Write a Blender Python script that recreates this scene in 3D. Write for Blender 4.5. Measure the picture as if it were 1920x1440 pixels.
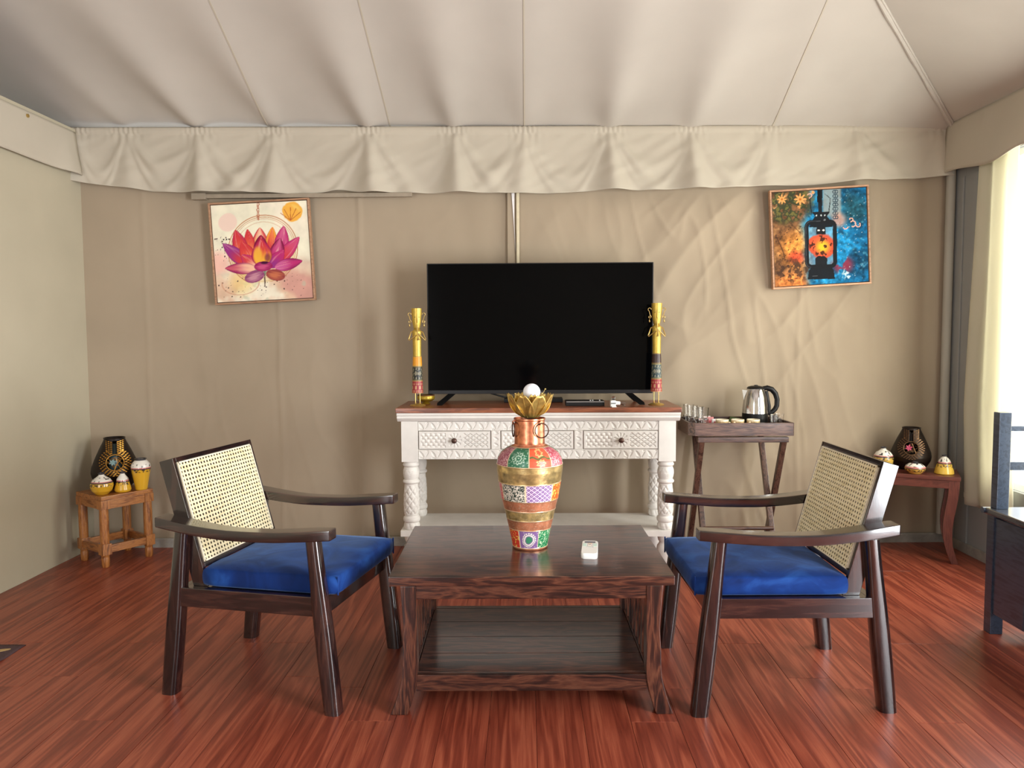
import bpy, bmesh, math, random
import numpy as np
from mathutils import Vector, Matrix, noise

random.seed(7)
PI = math.pi
scene = bpy.context.scene
COL = scene.collection
for o in list(bpy.data.objects):
    bpy.data.objects.remove(o)

# ------------------------------------------------------------------ camera
cam_d = bpy.data.cameras.new('camera')
cam_d.sensor_fit = 'HORIZONTAL'
cam_d.sensor_width = 36.0
cam_d.lens = 36.0 * 1442.0 / 1920.0
cam_d.clip_start = 0.02
cam = bpy.data.objects.new('camera', cam_d)
COL.objects.link(cam)
_P, _Y, _R = math.atan(92 / 1442.0), math.radians(1.0), math.radians(0.3)
_f0 = Vector((-math.sin(_Y), math.cos(_Y), 0)); _r0 = Vector((math.cos(_Y), math.sin(_Y), 0)); _u0 = Vector((0, 0, 1))
_f = _f0 * math.cos(_P) - _u0 * math.sin(_P); _u1 = _u0 * math.cos(_P) + _f0 * math.sin(_P)
_r = _r0 * math.cos(_R) - _u1 * math.sin(_R); _u = _u1 * math.cos(_R) + _r0 * math.sin(_R)
_M = Matrix((( _r.x, _u.x, -_f.x, 0), (_r.y, _u.y, -_f.y, 0), (_r.z, _u.z, -_f.z, 1.2), (0, 0, 0, 1)))
cam.matrix_world = _M
scene.camera = cam

# ------------------------------------------------------------------ world, daylight, exposure
W = bpy.data.worlds.new('sky'); scene.world = W
W.use_nodes = True
_n = W.node_tree.nodes; _n.clear()
_bg = _n.new('ShaderNodeBackground'); _bg.inputs[0].default_value = (0.86, 0.93, 1.0, 1); _bg.inputs[1].default_value = 1.2
_wo = _n.new('ShaderNodeOutputWorld'); W.node_tree.links.new(_bg.outputs[0], _wo.inputs[0])

def area_light(name, loc, rot, sx, sy, power, color):
    d = bpy.data.lights.new(name, 'AREA'); d.shape = 'RECTANGLE'; d.size = sx; d.size_y = sy
    d.energy = power; d.color = color
    o = bpy.data.objects.new(name, d); COL.objects.link(o)
    o.location = loc; o.rotation_euler = rot
    return o
# daylight standing in the openings of the tent: the window and the open door of the right wall, the fly door of the rear wall
area_light('daylight_window', (2.56, 3.11, 1.24), (0, PI / 2, 0), 1.66, 1.66, 60, (1.0, 0.98, 0.86))
area_light('daylight_door', (2.56, 0.17, 1.02), (0, PI / 2, 0), 2.0, 1.5, 195, (0.95, 0.97, 1.0))
area_light('daylight_rear', (-1.93, -2.02, 1.05), (PI / 2, 0, 0), 0.95, 1.95, 50, (0.96, 0.98, 1.0))

vs = scene.view_settings
vs.view_transform = 'Standard'; vs.look = 'None'; vs.gamma = 1.0; vs.use_curve_mapping = False
vs.exposure = 0.36

# ------------------------------------------------------------------ object helpers
def link(o, parent=None):
    COL.objects.link(o)
    if parent is not None: o.parent = parent
    return o
def tag(o, label=None, cat=None, group=None, kind=None):
    if label: o['label'] = label
    if cat: o['category'] = cat
    if group: o['group'] = group
    if kind: o['kind'] = kind
    return o
def thing(name, label, cat, loc=(0, 0, 0), rz=0.0, group=None):
    o = bpy.data.objects.new(name, None); COL.objects.link(o)
    o.empty_display_size = 0.05
    o.location = loc; o.rotation_euler = (0, 0, rz)
    return tag(o, label, cat, group)
def copy_tree(o, parent=None):
    c = o.copy(); COL.objects.link(c); c.parent = parent
    for ch in list(o.children): copy_tree(ch, c)
    return c

class MB:
    """collects geometry for ONE mesh object"""
    def __init__(s): s.v = []; s.f = []; s.c = None
    def add(s, vs, fs):
        b = len(s.v); s.v += [tuple(p) for p in vs]; s.f += [tuple(i + b for i in f) for f in fs]; return s
    def box(s, x0, x1, y0, y1, z0, z1, M=None):
        vs = [(x0, y0, z0), (x1, y0, z0), (x1, y1, z0), (x0, y1, z0), (x0, y0, z1), (x1, y0, z1), (x1, y1, z1), (x0, y1, z1)]
        if M is not None: vs = [tuple(M @ Vector(p)) for p in vs]
        return s.add(vs, [(0, 3, 2, 1), (4, 5, 6, 7), (0, 1, 5, 4), (1, 2, 6, 5), (2, 3, 7, 6), (3, 0, 4, 7)])
    def cyl(s, p0, p1, r0, r1=None, n=16, caps=True):
        if r1 is None: r1 = r0
        p0 = Vector(p0); p1 = Vector(p1); d = (p1 - p0).normalized()
        a = d.orthogonal().normalized(); b = d.cross(a)
        vs = []
        for p, r in ((p0, r0), (p1, r1)):
            for i in range(n):
                t = 2 * PI * i / n
                vs.append(p + (a * math.cos(t) + b * math.sin(t)) * r)
        fs = [(i, (i + 1) % n, n + (i + 1) % n, n + i) for i in range(n)]
        if caps: fs += [tuple(range(n - 1, -1, -1)), tuple(range(n, 2 * n))]
        return s.add(vs, fs)
    def lathe(s, prof, n=32, c=(0, 0), capb=True, capt=True, M=None):
        """profile = [(r, z)] from bottom to top"""
        vs = []
        for r, z in prof:
            for i in range(n):
                t = 2 * PI * i / n
                vs.append((c[0] + r * math.cos(t), c[1] + r * math.sin(t), z))
        if M is not None: vs = [tuple(M @ Vector(p)) for p in vs]
        fs = []
        for k in range(len(prof) - 1):
            for i in range(n):
                j = (i + 1) % n
                fs.append((k * n + i, k * n + j, (k + 1) * n + j, (k + 1) * n + i))
        if capb: fs.append(tuple(range(n - 1, -1, -1)))
        if capt: fs.append(tuple((len(prof) - 1) * n + i for i in range(n)))
        return s.add(vs, fs)
    def tube(s, pts, r, n=8, closed=False):
        pts = [Vector(p) for p in pts]; m = len(pts); vs = []
        rr = r if isinstance(r, (list, tuple)) else [r] * m
        prev = None
        for k in range(m):
            if closed: d = pts[(k + 1) % m] - pts[k - 1]
            else: d = pts[min(k + 1, m - 1)] - pts[max(k - 1, 0)]
            d.normalize()
            a = d.orthogonal().normalized() if prev is None else (prev - d * prev.dot(d)).normalized()
            prev = a; b = d.cross(a)
            for i in range(n):
                t = 2 * PI * i / n
                vs.append(pts[k] + (a * math.cos(t) + b * math.sin(t)) * rr[k])
        fs = []
        for k in range(m if closed else m - 1):
            k2 = (k + 1) % m
            for i in range(n):
                j = (i + 1) % n
                fs.append((k * n + i, k * n + j, k2 * n + j, k2 * n + i))
        if not closed: fs += [tuple(range(n - 1, -1, -1)), tuple((m - 1) * n + i for i in range(n))]
        return s.add(vs, fs)
    def loft(s, secs, closed_ends=True):
        """secs = list of rings with equal vertex counts"""
        n = len(secs[0]); vs = [p for q in secs for p in q]; fs = []
        for k in range(len(secs) - 1):
            for i in range(n):
                j = (i + 1) % n
                fs.append((k * n + i, k * n + j, (k + 1) * n + j, (k + 1) * n + i))
        if closed_ends: fs += [tuple(range(n - 1, -1, -1)), tuple((len(secs) - 1) * n + i for i in range(n))]
        return s.add(vs, fs)
    def prism(s, poly, axis, a, b):
        """extrude a 2D polygon along axis from a to b; the 2D coordinates are the other two axes in x,y,z order"""
        def P(p, t):
            return {'x': (t, p[0], p[1]), 'y': (p[0], t, p[1]), 'z': (p[0], p[1], t)}[axis]
        n = len(poly)
        return s.loft([[P(p, a) for p in poly], [P(p, b) for p in poly]])
    def grid(s, nx, ny, fn):
        """surface fn(u, v) with u, v in 0..1"""
        vs = [fn(i / nx, j / ny) for j in range(ny + 1) for i in range(nx + 1)]
        fs = [(j * (nx + 1) + i, j * (nx + 1) + i + 1, (j + 1) * (nx + 1) + i + 1, (j + 1) * (nx + 1) + i) for j in range(ny) for i in range(nx)]
        return s.add(vs, fs)
    def sphere(s, c, r, nu=20, nv=12, sz=1.0):
        prof = [(max(r * math.sin(PI * k / nv), 1e-4), c[2] - r * sz * math.cos(PI * k / nv)) for k in range(nv + 1)]
        return s.lathe(prof, nu, (c[0], c[1]))
    def build(s, name, material, parent=None, bevel=0.0, seg=2, smooth=True, angle=35, M=None):
        me = bpy.data.meshes.new(name)
        vs = s.v if M is None else [tuple(M @ Vector(p)) for p in s.v]
        me.from_pydata(vs, [], s.f); me.update()
        bm = bmesh.new(); bm.from_mesh(me)
        bmesh.ops.recalc_face_normals(bm, faces=bm.faces)
        if bevel > 0:
            es = [e for e in bm.edges if len(e.link_faces) == 2 and e.calc_face_angle(0) > math.radians(28)]
            bmesh.ops.bevel(bm, geom=es, offset=bevel, segments=seg, profile=0.6, affect='EDGES', clamp_overlap=True)
        bm.to_mesh(me); bm.free()
        if smooth:
            me.polygons.foreach_set('use_smooth', [True] * len(me.polygons))
            me.set_sharp_from_angle(angle=math.radians(angle))
        if material is not None: me.materials.append(material)
        o = bpy.data.objects.new(name, me)
        if bevel > 0 and smooth:
            wn = o.modifiers.new('weighted', 'WEIGHTED_NORMAL'); wn.keep_sharp = True
        return link(o, parent)

def srgb2lin(a):
    a = np.clip(np.asarray(a, float), 0, 1)
    return np.where(a <= 0.04045, a / 12.92, ((a + 0.055) / 1.055) ** 2.4)
def L(r, g, b): return tuple(float(x) for x in srgb2lin(np.array([r, g, b]) / 255.0))

def paint(o, rgb, alpha=None):
    """store an (n,3) sRGB array as the point colour attribute 'Col'"""
    me = o.data; n = len(me.vertices)
    a = me.color_attributes.new('Col', 'FLOAT_COLOR', 'POINT')
    arr = np.ones((n, 4), dtype=np.float32); arr[:, :3] = srgb2lin(rgb)
    if alpha is not None: arr[:, 3] = alpha
    a.data.foreach_set('color', arr.ravel())

# numpy value noise for printed patterns
_rng = np.random.RandomState(5)
_tab = _rng.rand(256, 256)
def vn(x, y, s=1.0, o=0):
    x = np.asarray(x) * s + 17.3 * o; y = np.asarray(y) * s + 9.1 * o
    xi = np.floor(x).astype(int); yi = np.floor(y).astype(int); fx = x - xi; fy = y - yi
    fx = fx * fx * (3 - 2 * fx); fy = fy * fy * (3 - 2 * fy)
    g = lambda i, j: _tab[i % 256, j % 256]
    return (g(xi, yi) * (1 - fx) + g(xi + 1, yi) * fx) * (1 - fy) + (g(xi, yi + 1) * (1 - fx) + g(xi + 1, yi + 1) * fx) * fy
def fbm(x, y, s=1.0, o=0, k=4):
    t = 0; a = 0.5; w = 0
    for i in range(k):
        ca, sa = math.cos(0.6 + 0.65 * i), math.sin(0.6 + 0.65 * i)
        t = t + a * vn(np.asarray(x) * ca - np.asarray(y) * sa + 3, np.asarray(x) * sa + np.asarray(y) * ca + 5, s * 2 ** i, o + i); w += a; a *= 0.5
    return t / w
def sstep(a, b, x):
    t = np.clip((np.asarray(x, float) - a) / (b - a), 0, 1); return t * t * (3 - 2 * t)
def mixc(base, col, m):
    return base * (1 - m[..., None]) + np.asarray(col, float) * m[..., None]

# ------------------------------------------------------------------ materials
def new_mat(name):
    m = bpy.data.materials.new(name); m.use_nodes = True
    nt = m.node_tree; b = nt.nodes['Principled BSDF']
    return m, nt, b
def N(nt, t, **kw):
    n = nt.nodes.new(t)
    for k, v in kw.items(): setattr(n, k, v)
    return n
def ramp(nt, stops):
    r = N(nt, 'ShaderNodeValToRGB'); e = r.color_ramp.elements
    while len(e) < len(stops): e.new(0.5)
    for i, (p, c) in enumerate(stops): e[i].position = p; e[i].color = (*c, 1)
    return r
def coords(nt, scale=(1, 1, 1), rot=(0, 0, 0), kind='Object'):
    tc = N(nt, 'ShaderNodeTexCoord'); mp = N(nt, 'ShaderNodeMapping')
    mp.inputs['Scale'].default_value = scale; mp.inputs['Rotation'].default_value = rot
    nt.links.new(tc.outputs[kind], mp.inputs['Vector']); return mp
def bump(nt, b, src, strength=0.3, dist=0.002, prev=None):
    bp = N(nt, 'ShaderNodeBump'); bp.inputs['Strength'].default_value = strength; bp.inputs['Distance'].default_value = dist
    nt.links.new(src, bp.inputs['Height'])
    if prev is not None: nt.links.new(prev.outputs[0], bp.inputs['Normal'])
    nt.links.new(bp.outputs[0], b.inputs['Normal']); return bp

def plain(name, rgb, rough=0.5, metal=0.0, var=0.08, nscale=30, bumpy=0.0, coat=0.0, spec=0.5):
    """one colour with a faint procedural mottling"""
    m, nt, b = new_mat(name); c = L(*rgb)
    mp = coords(nt); nz = N(nt, 'ShaderNodeTexNoise'); nz.inputs['Scale'].default_value = nscale; nz.inputs['Detail'].default_value = 4
    nt.links.new(mp.outputs[0], nz.inputs['Vector'])
    r = ramp(nt, [(0.3, tuple(x * (1 - var) for x in c)), (0.7, tuple(min(1, x * (1 + var)) for x in c))])
    nt.links.new(nz.outputs[0], r.inputs[0]); nt.links.new(r.outputs[0], b.inputs['Base Color'])
    b.inputs['Roughness'].default_value = rough; b.inputs['Metallic'].default_value = metal
    b.inputs['Coat Weight'].default_value = coat; b.inputs['Coat Roughness'].default_value = 0.08
    b.inputs['Specular IOR Level'].default_value = spec
    if bumpy: bump(nt, b, nz.outputs[0], bumpy, 0.002)
    return m

def wood(name, stops, axis='X', scale=1.0, rough=0.3, coat=0.0, stretch=9.0, ringy=1.0, bumpy=0.1, perobj=0.25):
    m, nt, b = new_mat(name)
    sc = {'X': (1, stretch, stretch), 'Y': (stretch, 1, stretch), 'Z': (stretch, stretch, 1)}[axis]
    mp = coords(nt, tuple(s * scale for s in sc))
    oi = N(nt, 'ShaderNodeObjectInfo')
    va = N(nt, 'ShaderNodeVectorMath', operation='ADD'); vm = N(nt, 'ShaderNodeMath', operation='MULTIPLY'); vm.inputs[1].default_value = 37.0
    nt.links.new(oi.outputs['Random'], vm.inputs[0]); nt.links.new(mp.outputs[0], va.inputs[0]); nt.links.new(vm.outputs[0], va.inputs[1])
    n1 = N(nt, 'ShaderNodeTexNoise'); n1.inputs['Scale'].default_value = 1.6; n1.inputs['Detail'].default_value = 3; n1.inputs['Distortion'].default_value = 0.9 * ringy
    n2 = N(nt, 'ShaderNodeTexNoise'); n2.inputs['Scale'].default_value = 9; n2.inputs['Detail'].default_value = 5; n2.inputs['Roughness'].default_value = 0.65
    nt.links.new(va.outputs[0], n1.inputs['Vector']); nt.links.new(va.outputs[0], n2.inputs['Vector'])
    ma = N(nt, 'ShaderNodeMath', operation='MULTIPLY'); ma.inputs[1].default_value = 6.0 * ringy
    fr = N(nt, 'ShaderNodeMath', operation='PINGPONG'); fr.inputs[1].default_value = 1.0
    nt.links.new(n1.outputs[0], ma.inputs[0]); nt.links.new(ma.outputs[0], fr.inputs[0])
    mx = N(nt, 'ShaderNodeMix'); mx.data_type = 'FLOAT'; mx.inputs[0].default_value = 0.5
    nt.links.new(fr.outputs[0], mx.inputs[2]); nt.links.new(n2.outputs[0], mx.inputs[3])
    r = ramp(nt, [(p, L(*c)) for p, c in stops]); nt.links.new(mx.outputs[0], r.inputs[0])
    hs = N(nt, 'ShaderNodeHueSaturation')
    mr = N(nt, 'ShaderNodeMapRange'); mr.inputs[3].default_value = 1 - perobj; mr.inputs[4].default_value = 1 + perobj
    nt.links.new(oi.outputs['Random'], mr.inputs[0]); nt.links.new(mr.outputs[0], hs.inputs['Value'])
    nt.links.new(r.outputs[0], hs.inputs['Color']); nt.links.new(hs.outputs[0], b.inputs['Base Color'])
    b.inputs['Roughness'].default_value = rough; b.inputs['Coat Weight'].default_value = coat; b.inputs['Coat Roughness'].default_value = 0.12
    bump(nt, b, n2.outputs[0], bumpy, 0.0015)
    return m

def fabric(name, rgb, rough=0.85, var=0.05, crease=0.0, translucent=0.0, weave=900, sheen=0.0, crease_scale=3.0):
    m, nt, b = new_mat(name); c = L(*rgb)
    mp = coords(nt)
    nz = N(nt, 'ShaderNodeTexNoise'); nz.inputs['Scale'].default_value = 2.2; nz.inputs['Detail'].default_value = 5
    nt.links.new(mp.outputs[0], nz.inputs['Vector'])
    r = ramp(nt, [(0.3, tuple(x * (1 - var) for x in c)), (0.7, tuple(min(1, x * (1 + var)) for x in c))])
    nt.links.new(nz.outputs[0], r.inputs[0]); nt.links.new(r.outputs[0], b.inputs['Base Color'])
    b.inputs['Roughness'].default_value = rough; b.inputs['Specular IOR Level'].default_value = 0.25
    if sheen:
        b.inputs['Sheen Weight'].default_value = sheen; b.inputs['Sheen Roughness'].default_value = 0.4
    wv = N(nt, 'ShaderNodeTexNoise'); wv.inputs['Scale'].default_value = weave; nt.links.new(mp.outputs[0], wv.inputs['Vector'])
    p = bump(nt, b, wv.outputs[0], 0.12, 0.0006)
    if crease:
        mc = coords(nt, (1.0, 1.0, 0.45), (0.25, 0.35, 0)); cz = N(nt, 'ShaderNodeTexNoise'); cz.noise_type = 'RIDGED_MULTIFRACTAL'
        cz.inputs['Scale'].default_value = crease_scale; cz.inputs['Detail'].default_value = 3; cz.inputs['Distortion'].default_value = 0.7
        nt.links.new(mc.outputs[0], cz.inputs['Vector'])
        bump(nt, b, cz.outputs[0], crease, 0.01, p)
    if translucent:
        tr = N(nt, 'ShaderNodeBsdfTranslucent'); tr.inputs[0].default_value = (*c, 1)
        ms = N(nt, 'ShaderNodeMixShader'); ms.inputs[0].default_value = translucent
        out = nt.nodes['Material Output']
        nt.links.new(b.outputs[0], ms.inputs[1]); nt.links.new(tr.outputs[0], ms.inputs[2]); nt.links.new(ms.outputs[0], out.inputs[0])
    return m

def painted(name, rough=0.5, metal=False, coat=0.0, bumpscale=0, rough_metal=None):
    """colours of a print stored on the mesh; alpha marks bare metal"""
    m, nt, b = new_mat(name)
    at = N(nt, 'ShaderNodeAttribute'); at.attribute_name = 'Col'
    nt.links.new(at.outputs['Color'], b.inputs['Base Color'])
    b.inputs['Roughness'].default_value = rough; b.inputs['Coat Weight'].default_value = coat; b.inputs['Coat Roughness'].default_value = 0.1
    if metal:
        nt.links.new(at.outputs['Alpha'], b.inputs['Metallic'])
    if bumpscale:
        mp = coords(nt); nz = N(nt, 'ShaderNodeTexNoise'); nz.inputs['Scale'].default_value = bumpscale; nt.links.new(mp.outputs[0], nz.inputs['Vector'])
        bump(nt, b, nz.outputs[0], 0.25, 0.002)
    return m

def glass(name, rgb=(255, 255, 255), rough=0.02):
    m, nt, b = new_mat(name); b.inputs['Base Color'].default_value = (*L(*rgb), 1)
    b.inputs['Transmission Weight'].default_value = 1.0; b.inputs['Roughness'].default_value = rough; b.inputs['IOR'].default_value = 1.45
    return m

CANVAS = (186, 172, 148)
M_roof = fabric('canvas roof', (190, 184, 175), crease=0.10, crease_scale=1.6)
M_wall = fabric('canvas wall', (166, 151, 130), crease=0.30, crease_scale=1.7)
M_wall2 = fabric('canvas partition', (184, 176, 154), crease=0.10, crease_scale=1.2)
M_val = fabric('canvas valance', (188, 180, 164), crease=0.22, crease_scale=4.0)
M_rwall = fabric('canvas side wall', (150, 152, 150), crease=0.12)
M_curtain = fabric('cream curtain cloth', (236, 233, 216), translucent=0.5, weave=1400)
M_base = plain('grey painted skirting', (150, 146, 138), 0.5, var=0.15)
M_pole = fabric('pole sleeve', (168, 164, 152))
M_ironbar = plain('beige steel bar', (150, 138, 120), 0.45)
DARK = [(0.25, (22, 12, 11)), (0.5, (46, 24, 20)), (0.68, (78, 44, 32)), (0.85, (98, 62, 46))]
DARKC = [(0.25, (20, 13, 14)), (0.55, (38, 22, 22)), (0.8, (60, 36, 30))]
def darkwood(ax): return wood('dark rosewood grain ' + ax, DARK, ax, 3.0, rough=0.28, coat=0.35, stretch=8, ringy=1.0)
DW = {a: darkwood(a) for a in 'XYZ'}
CW = {a: wood('dark lacquered chair wood ' + a, DARKC, a, 4.0, rough=0.18, coat=0.9, stretch=8, ringy=0.8) for a in 'XYZ'}
TW = {a: wood('walnut tray wood ' + a, [(0.2, (44, 28, 24)), (0.5, (74, 50, 42)), (0.8, (104, 76, 62))], a, 4.0, rough=0.35, coat=0.2) for a in 'XYZ'}
SW = {a: wood('honey acacia wood ' + a, [(0.2, (98, 56, 26)), (0.45, (150, 92, 46)), (0.65, (178, 118, 62)), (0.85, (120, 66, 34))], a, 4.0, rough=0.35, coat=0.2, perobj=0.12) for a in 'XYZ'}
RW = {a: wood('red brown table wood ' + a, [(0.2, (84, 42, 34)), (0.5, (118, 64, 52)), (0.8, (90, 46, 38))], a, 3.0, rough=0.4, coat=0.2, perobj=0.1) for a in 'XYZ'}
M_top = wood('console top wood', [(0.2, (92, 48, 28)), (0.5, (126, 68, 40)), (0.8, (150, 86, 52))], 'X', 3.0, rough=0.35, coat=0.2, perobj=0.05)
M_white = plain('white distressed paint', (226, 222, 216), 0.5, var=0.05, nscale=14, bumpy=0.05)
M_bench = wood('haze tinted bench wood', [(0.3, (38, 50, 68)), (0.7, (54, 68, 88))], 'Y', 3.0, rough=0.3, coat=0.4)  # dark wood with bluish lens haze painted into its base colour
M_black = plain('black plastic', (10, 10, 12), 0.42, spec=0.3)
M_blackmetal = plain('black metal', (20, 20, 22), 0.4, 0.4)
M_gold = plain('hammered brass', (206, 174, 96), 0.36, 0.75, var=0.25, nscale=60, bumpy=0.25)
M_goldwire = plain('brass wire', (214, 186, 120), 0.35, 1.0)
M_steel = plain('polished steel', (205, 205, 205), 0.12, 1.0, var=0.02)
M_globe = plain('frosted white globe', (238, 242, 252), 0.25, var=0.01)
M_whiteplastic = plain('white plastic', (238, 240, 238), 0.35, var=0.01)
M_cane = wood('woven cane', [(0.2, (214, 198, 152)), (0.5, (234, 220, 178)), (0.8, (240, 229, 194))], 'Y', 14.0, rough=0.55, stretch=3, perobj=0.02)
M_beige_thread = plain('cane beading', (236, 226, 200), 0.5)
M_bronze = plain('dark pierced bronze', (42, 32, 26), 0.42, 0.55, var=0.3, nscale=50, bumpy=0.2)
M_leafgold = plain('gold leaf cutouts', (206, 150, 62), 0.35, 0.8, var=0.25)
M_leafdark = plain('tarnished leaf cutouts', (120, 92, 66), 0.4, 0.8, var=0.3)
M_frame = wood('light oak frame', [(0.2, (150, 108, 80)), (0.6, (186, 142, 110)), (0.9, (200, 158, 122))], 'X', 6.0, rough=0.5)
M_glass = glass('clear glass')
M_print = painted('canvas print', 0.75); M_print.node_tree.nodes['Principled BSDF'].inputs['Specular IOR Level'].default_value = 0.12
M_vase = painted('painted copper vase', 0.36, metal=True, coat=0.15, bumpscale=120)
M_ceramic = painted('glazed pottery', 0.22, coat=0.4)
M_fig = painted('painted tin figure', 0.38, metal=True)

def velvet():
    m, nt, b = new_mat('royal blue velvet')
    mp = coords(nt); nz = N(nt, 'ShaderNodeTexNoise'); nz.inputs['Scale'].default_value = 7; nz.inputs['Detail'].default_value = 5; nz.inputs['Distortion'].default_value = 1.2
    nt.links.new(mp.outputs[0], nz.inputs['Vector'])
    r = ramp(nt, [(0.32, L(4, 32, 84)), (0.52, L(10, 47, 112)), (0.72, L(32, 78, 150))]); nt.links.new(nz.outputs[0], r.inputs[0])
    nt.links.new(r.outputs[0], b.inputs['Base Color'])
    b.inputs['Roughness'].default_value = 0.8; b.inputs['Sheen Weight'].default_value = 0.35; b.inputs['Sheen Roughness'].default_value = 0.35
    b.inputs['Sheen Tint'].default_value = (0.35, 0.55, 1, 1); b.inputs['Specular IOR Level'].default_value = 0.2
    bump(nt, b, nz.outputs[0], 0.35, 0.006)
    return m
M_velvet = velvet()

def floor_mat():
    m, nt, b = new_mat('red laminate plank')
    tc = N(nt, 'ShaderNodeTexCoord'); oi = N(nt, 'ShaderNodeObjectInfo')
    mp = N(nt, 'ShaderNodeMapping'); mp.inputs['Scale'].default_value = (30, 1.7, 1)
    nt.links.new(tc.outputs['Object'], mp.inputs['Vector'])
    cx = N(nt, 'ShaderNodeCombineXYZ'); mu = N(nt, 'ShaderNodeMath', operation='MULTIPLY'); mu.inputs[1].default_value = 53.0
    nt.links.new(oi.outputs['Random'], mu.inputs[0])
    for k in range(3): nt.links.new(mu.outputs[0], cx.inputs[k])
    va = N(nt, 'ShaderNodeVectorMath', operation='ADD'); nt.links.new(mp.outputs[0], va.inputs[0]); nt.links.new(cx.outputs[0], va.inputs[1])
    n1 = N(nt, 'ShaderNodeTexNoise'); n1.inputs['Scale'].default_value = 0.8; n1.inputs['Detail'].default_value = 2; n1.inputs['Distortion'].default_value = 0.6
    n2 = N(nt, 'ShaderNodeTexNoise'); n2.inputs['Scale'].default_value = 8.0; n2.inputs['Detail'].default_value = 8; n2.inputs['Roughness'].default_value = 0.78
    nt.links.new(va.outputs[0], n1.inputs['Vector'])
    mp2 = N(nt, 'ShaderNodeMapping'); mp2.inputs['Scale'].default_value = (2.2, 0.5, 1); nt.links.new(va.outputs[0], mp2.inputs['Vector']); nt.links.new(mp2.outputs[0], n2.inputs['Vector'])
    ma = N(nt, 'ShaderNodeMath', operation='MULTIPLY'); ma.inputs[1].default_value = 7.0
    pp = N(nt, 'ShaderNodeMath', operation='PINGPONG'); pp.inputs[1].default_value = 1.0
    nt.links.new(n1.outputs[0], ma.inputs[0]); nt.links.new(ma.outputs[0], pp.inputs[0])
    mx = N(nt, 'ShaderNodeMix'); mx.data_type = 'FLOAT'; mx.inputs[0].default_value = 0.70
    nt.links.new(pp.outputs[0], mx.inputs[2]); nt.links.new(n2.outputs[0], mx.inputs[3])
    r = ramp(nt, [(0.26, L(98, 40, 28)), (0.43, L(124, 55, 39)), (0.57, L(145, 70, 50)), (0.77, L(174, 97, 70))])
    nt.links.new(mx.outputs[0], r.inputs[0])
    hs = N(nt, 'ShaderNodeHueSaturation'); mr = N(nt, 'ShaderNodeMapRange'); mr.inputs[3].default_value = 0.95; mr.inputs[4].default_value = 1.05
    nt.links.new(oi.outputs['Random'], mr.inputs[0]); nt.links.new(mr.outputs[0], hs.inputs['Value'])
    nt.links.new(r.outputs[0], hs.inputs['Color']); nt.links.new(hs.outputs[0], b.inputs['Base Color'])
    b.inputs['Roughness'].default_value = 0.33; b.inputs['Specular IOR Level'].default_value = 0.5
    bump(nt, b, n2.outputs[0], 0.10, 0.001)
    return m
M_floor = floor_mat()
M_slab = plain('floor screed', (70, 40, 30), 0.7)

# ------------------------------------------------------------------ the tent shell
XL, XR, YR, ZE = -2.47, 2.40, -1.95, 2.318        # partition, right wall, rear wall, eave height
XO = -3.9                                         # outer wall behind the partition
def YB(x): return 4.36 + 0.0246 * x               # back wall line
floor = MB().box(XO, XR + 0.02, YR, 4.46, -0.06, -0.012).build('floor', M_slab, smooth=False)
tag(floor, 'red brown wood laminate floor of narrow planks', 'floor', kind='structure')
PWID, PLEN = 0.147, 1.22
pk = MB().box(-PWID / 2 + 0.0005, PWID / 2 - 0.0005, -0.5, 0.5, -0.012, 0.0).build('plank', M_floor, floor, bevel=0.0007, seg=1)
npx = int((XR - XL) / PWID) + 1
first = True
for i in range(npx):
    xc = XL + PWID * (i + 0.5)
    wk = 1.0
    if xc + PWID / 2 > XR:
        wk = (XR - (xc - PWID / 2)) / PWID; xc = (xc - PWID / 2 + XR) / 2
        if wk < 0.05: break
    off = (0.0, 0.61, 0.3)[i % 3] if i % 2 else (0.38, 0.0)[(i // 2) % 2]
    y = YR - off
    while y < 4.44:
        y0, y1 = max(y, YR), min(y + PLEN, 4.44)
        if y1 - y0 > 0.05:
            if first: o = pk; first = False
            else: o = pk.copy(); COL.objects.link(o); o.parent = floor
            o.location = (xc, (y0 + y1) / 2, 0); o.scale = (wk, (y1 - y0) - 0.0006, 1)
        y += PLEN

PINCH = [-2.47, -2.20, -1.80, -1.375, -0.86, -0.39, 0.005, 0.47, 0.92, 1.37, 1.84, 2.31]
PSTR = [1.0, 0.5, 1.2, 1.0, 1.35, 1.25, 0.7, 1.25, 1.2, 0.5, 0.9, 0.6]
def nz3(x, y, z): return noise.noise(Vector((x, y, z)))

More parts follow.
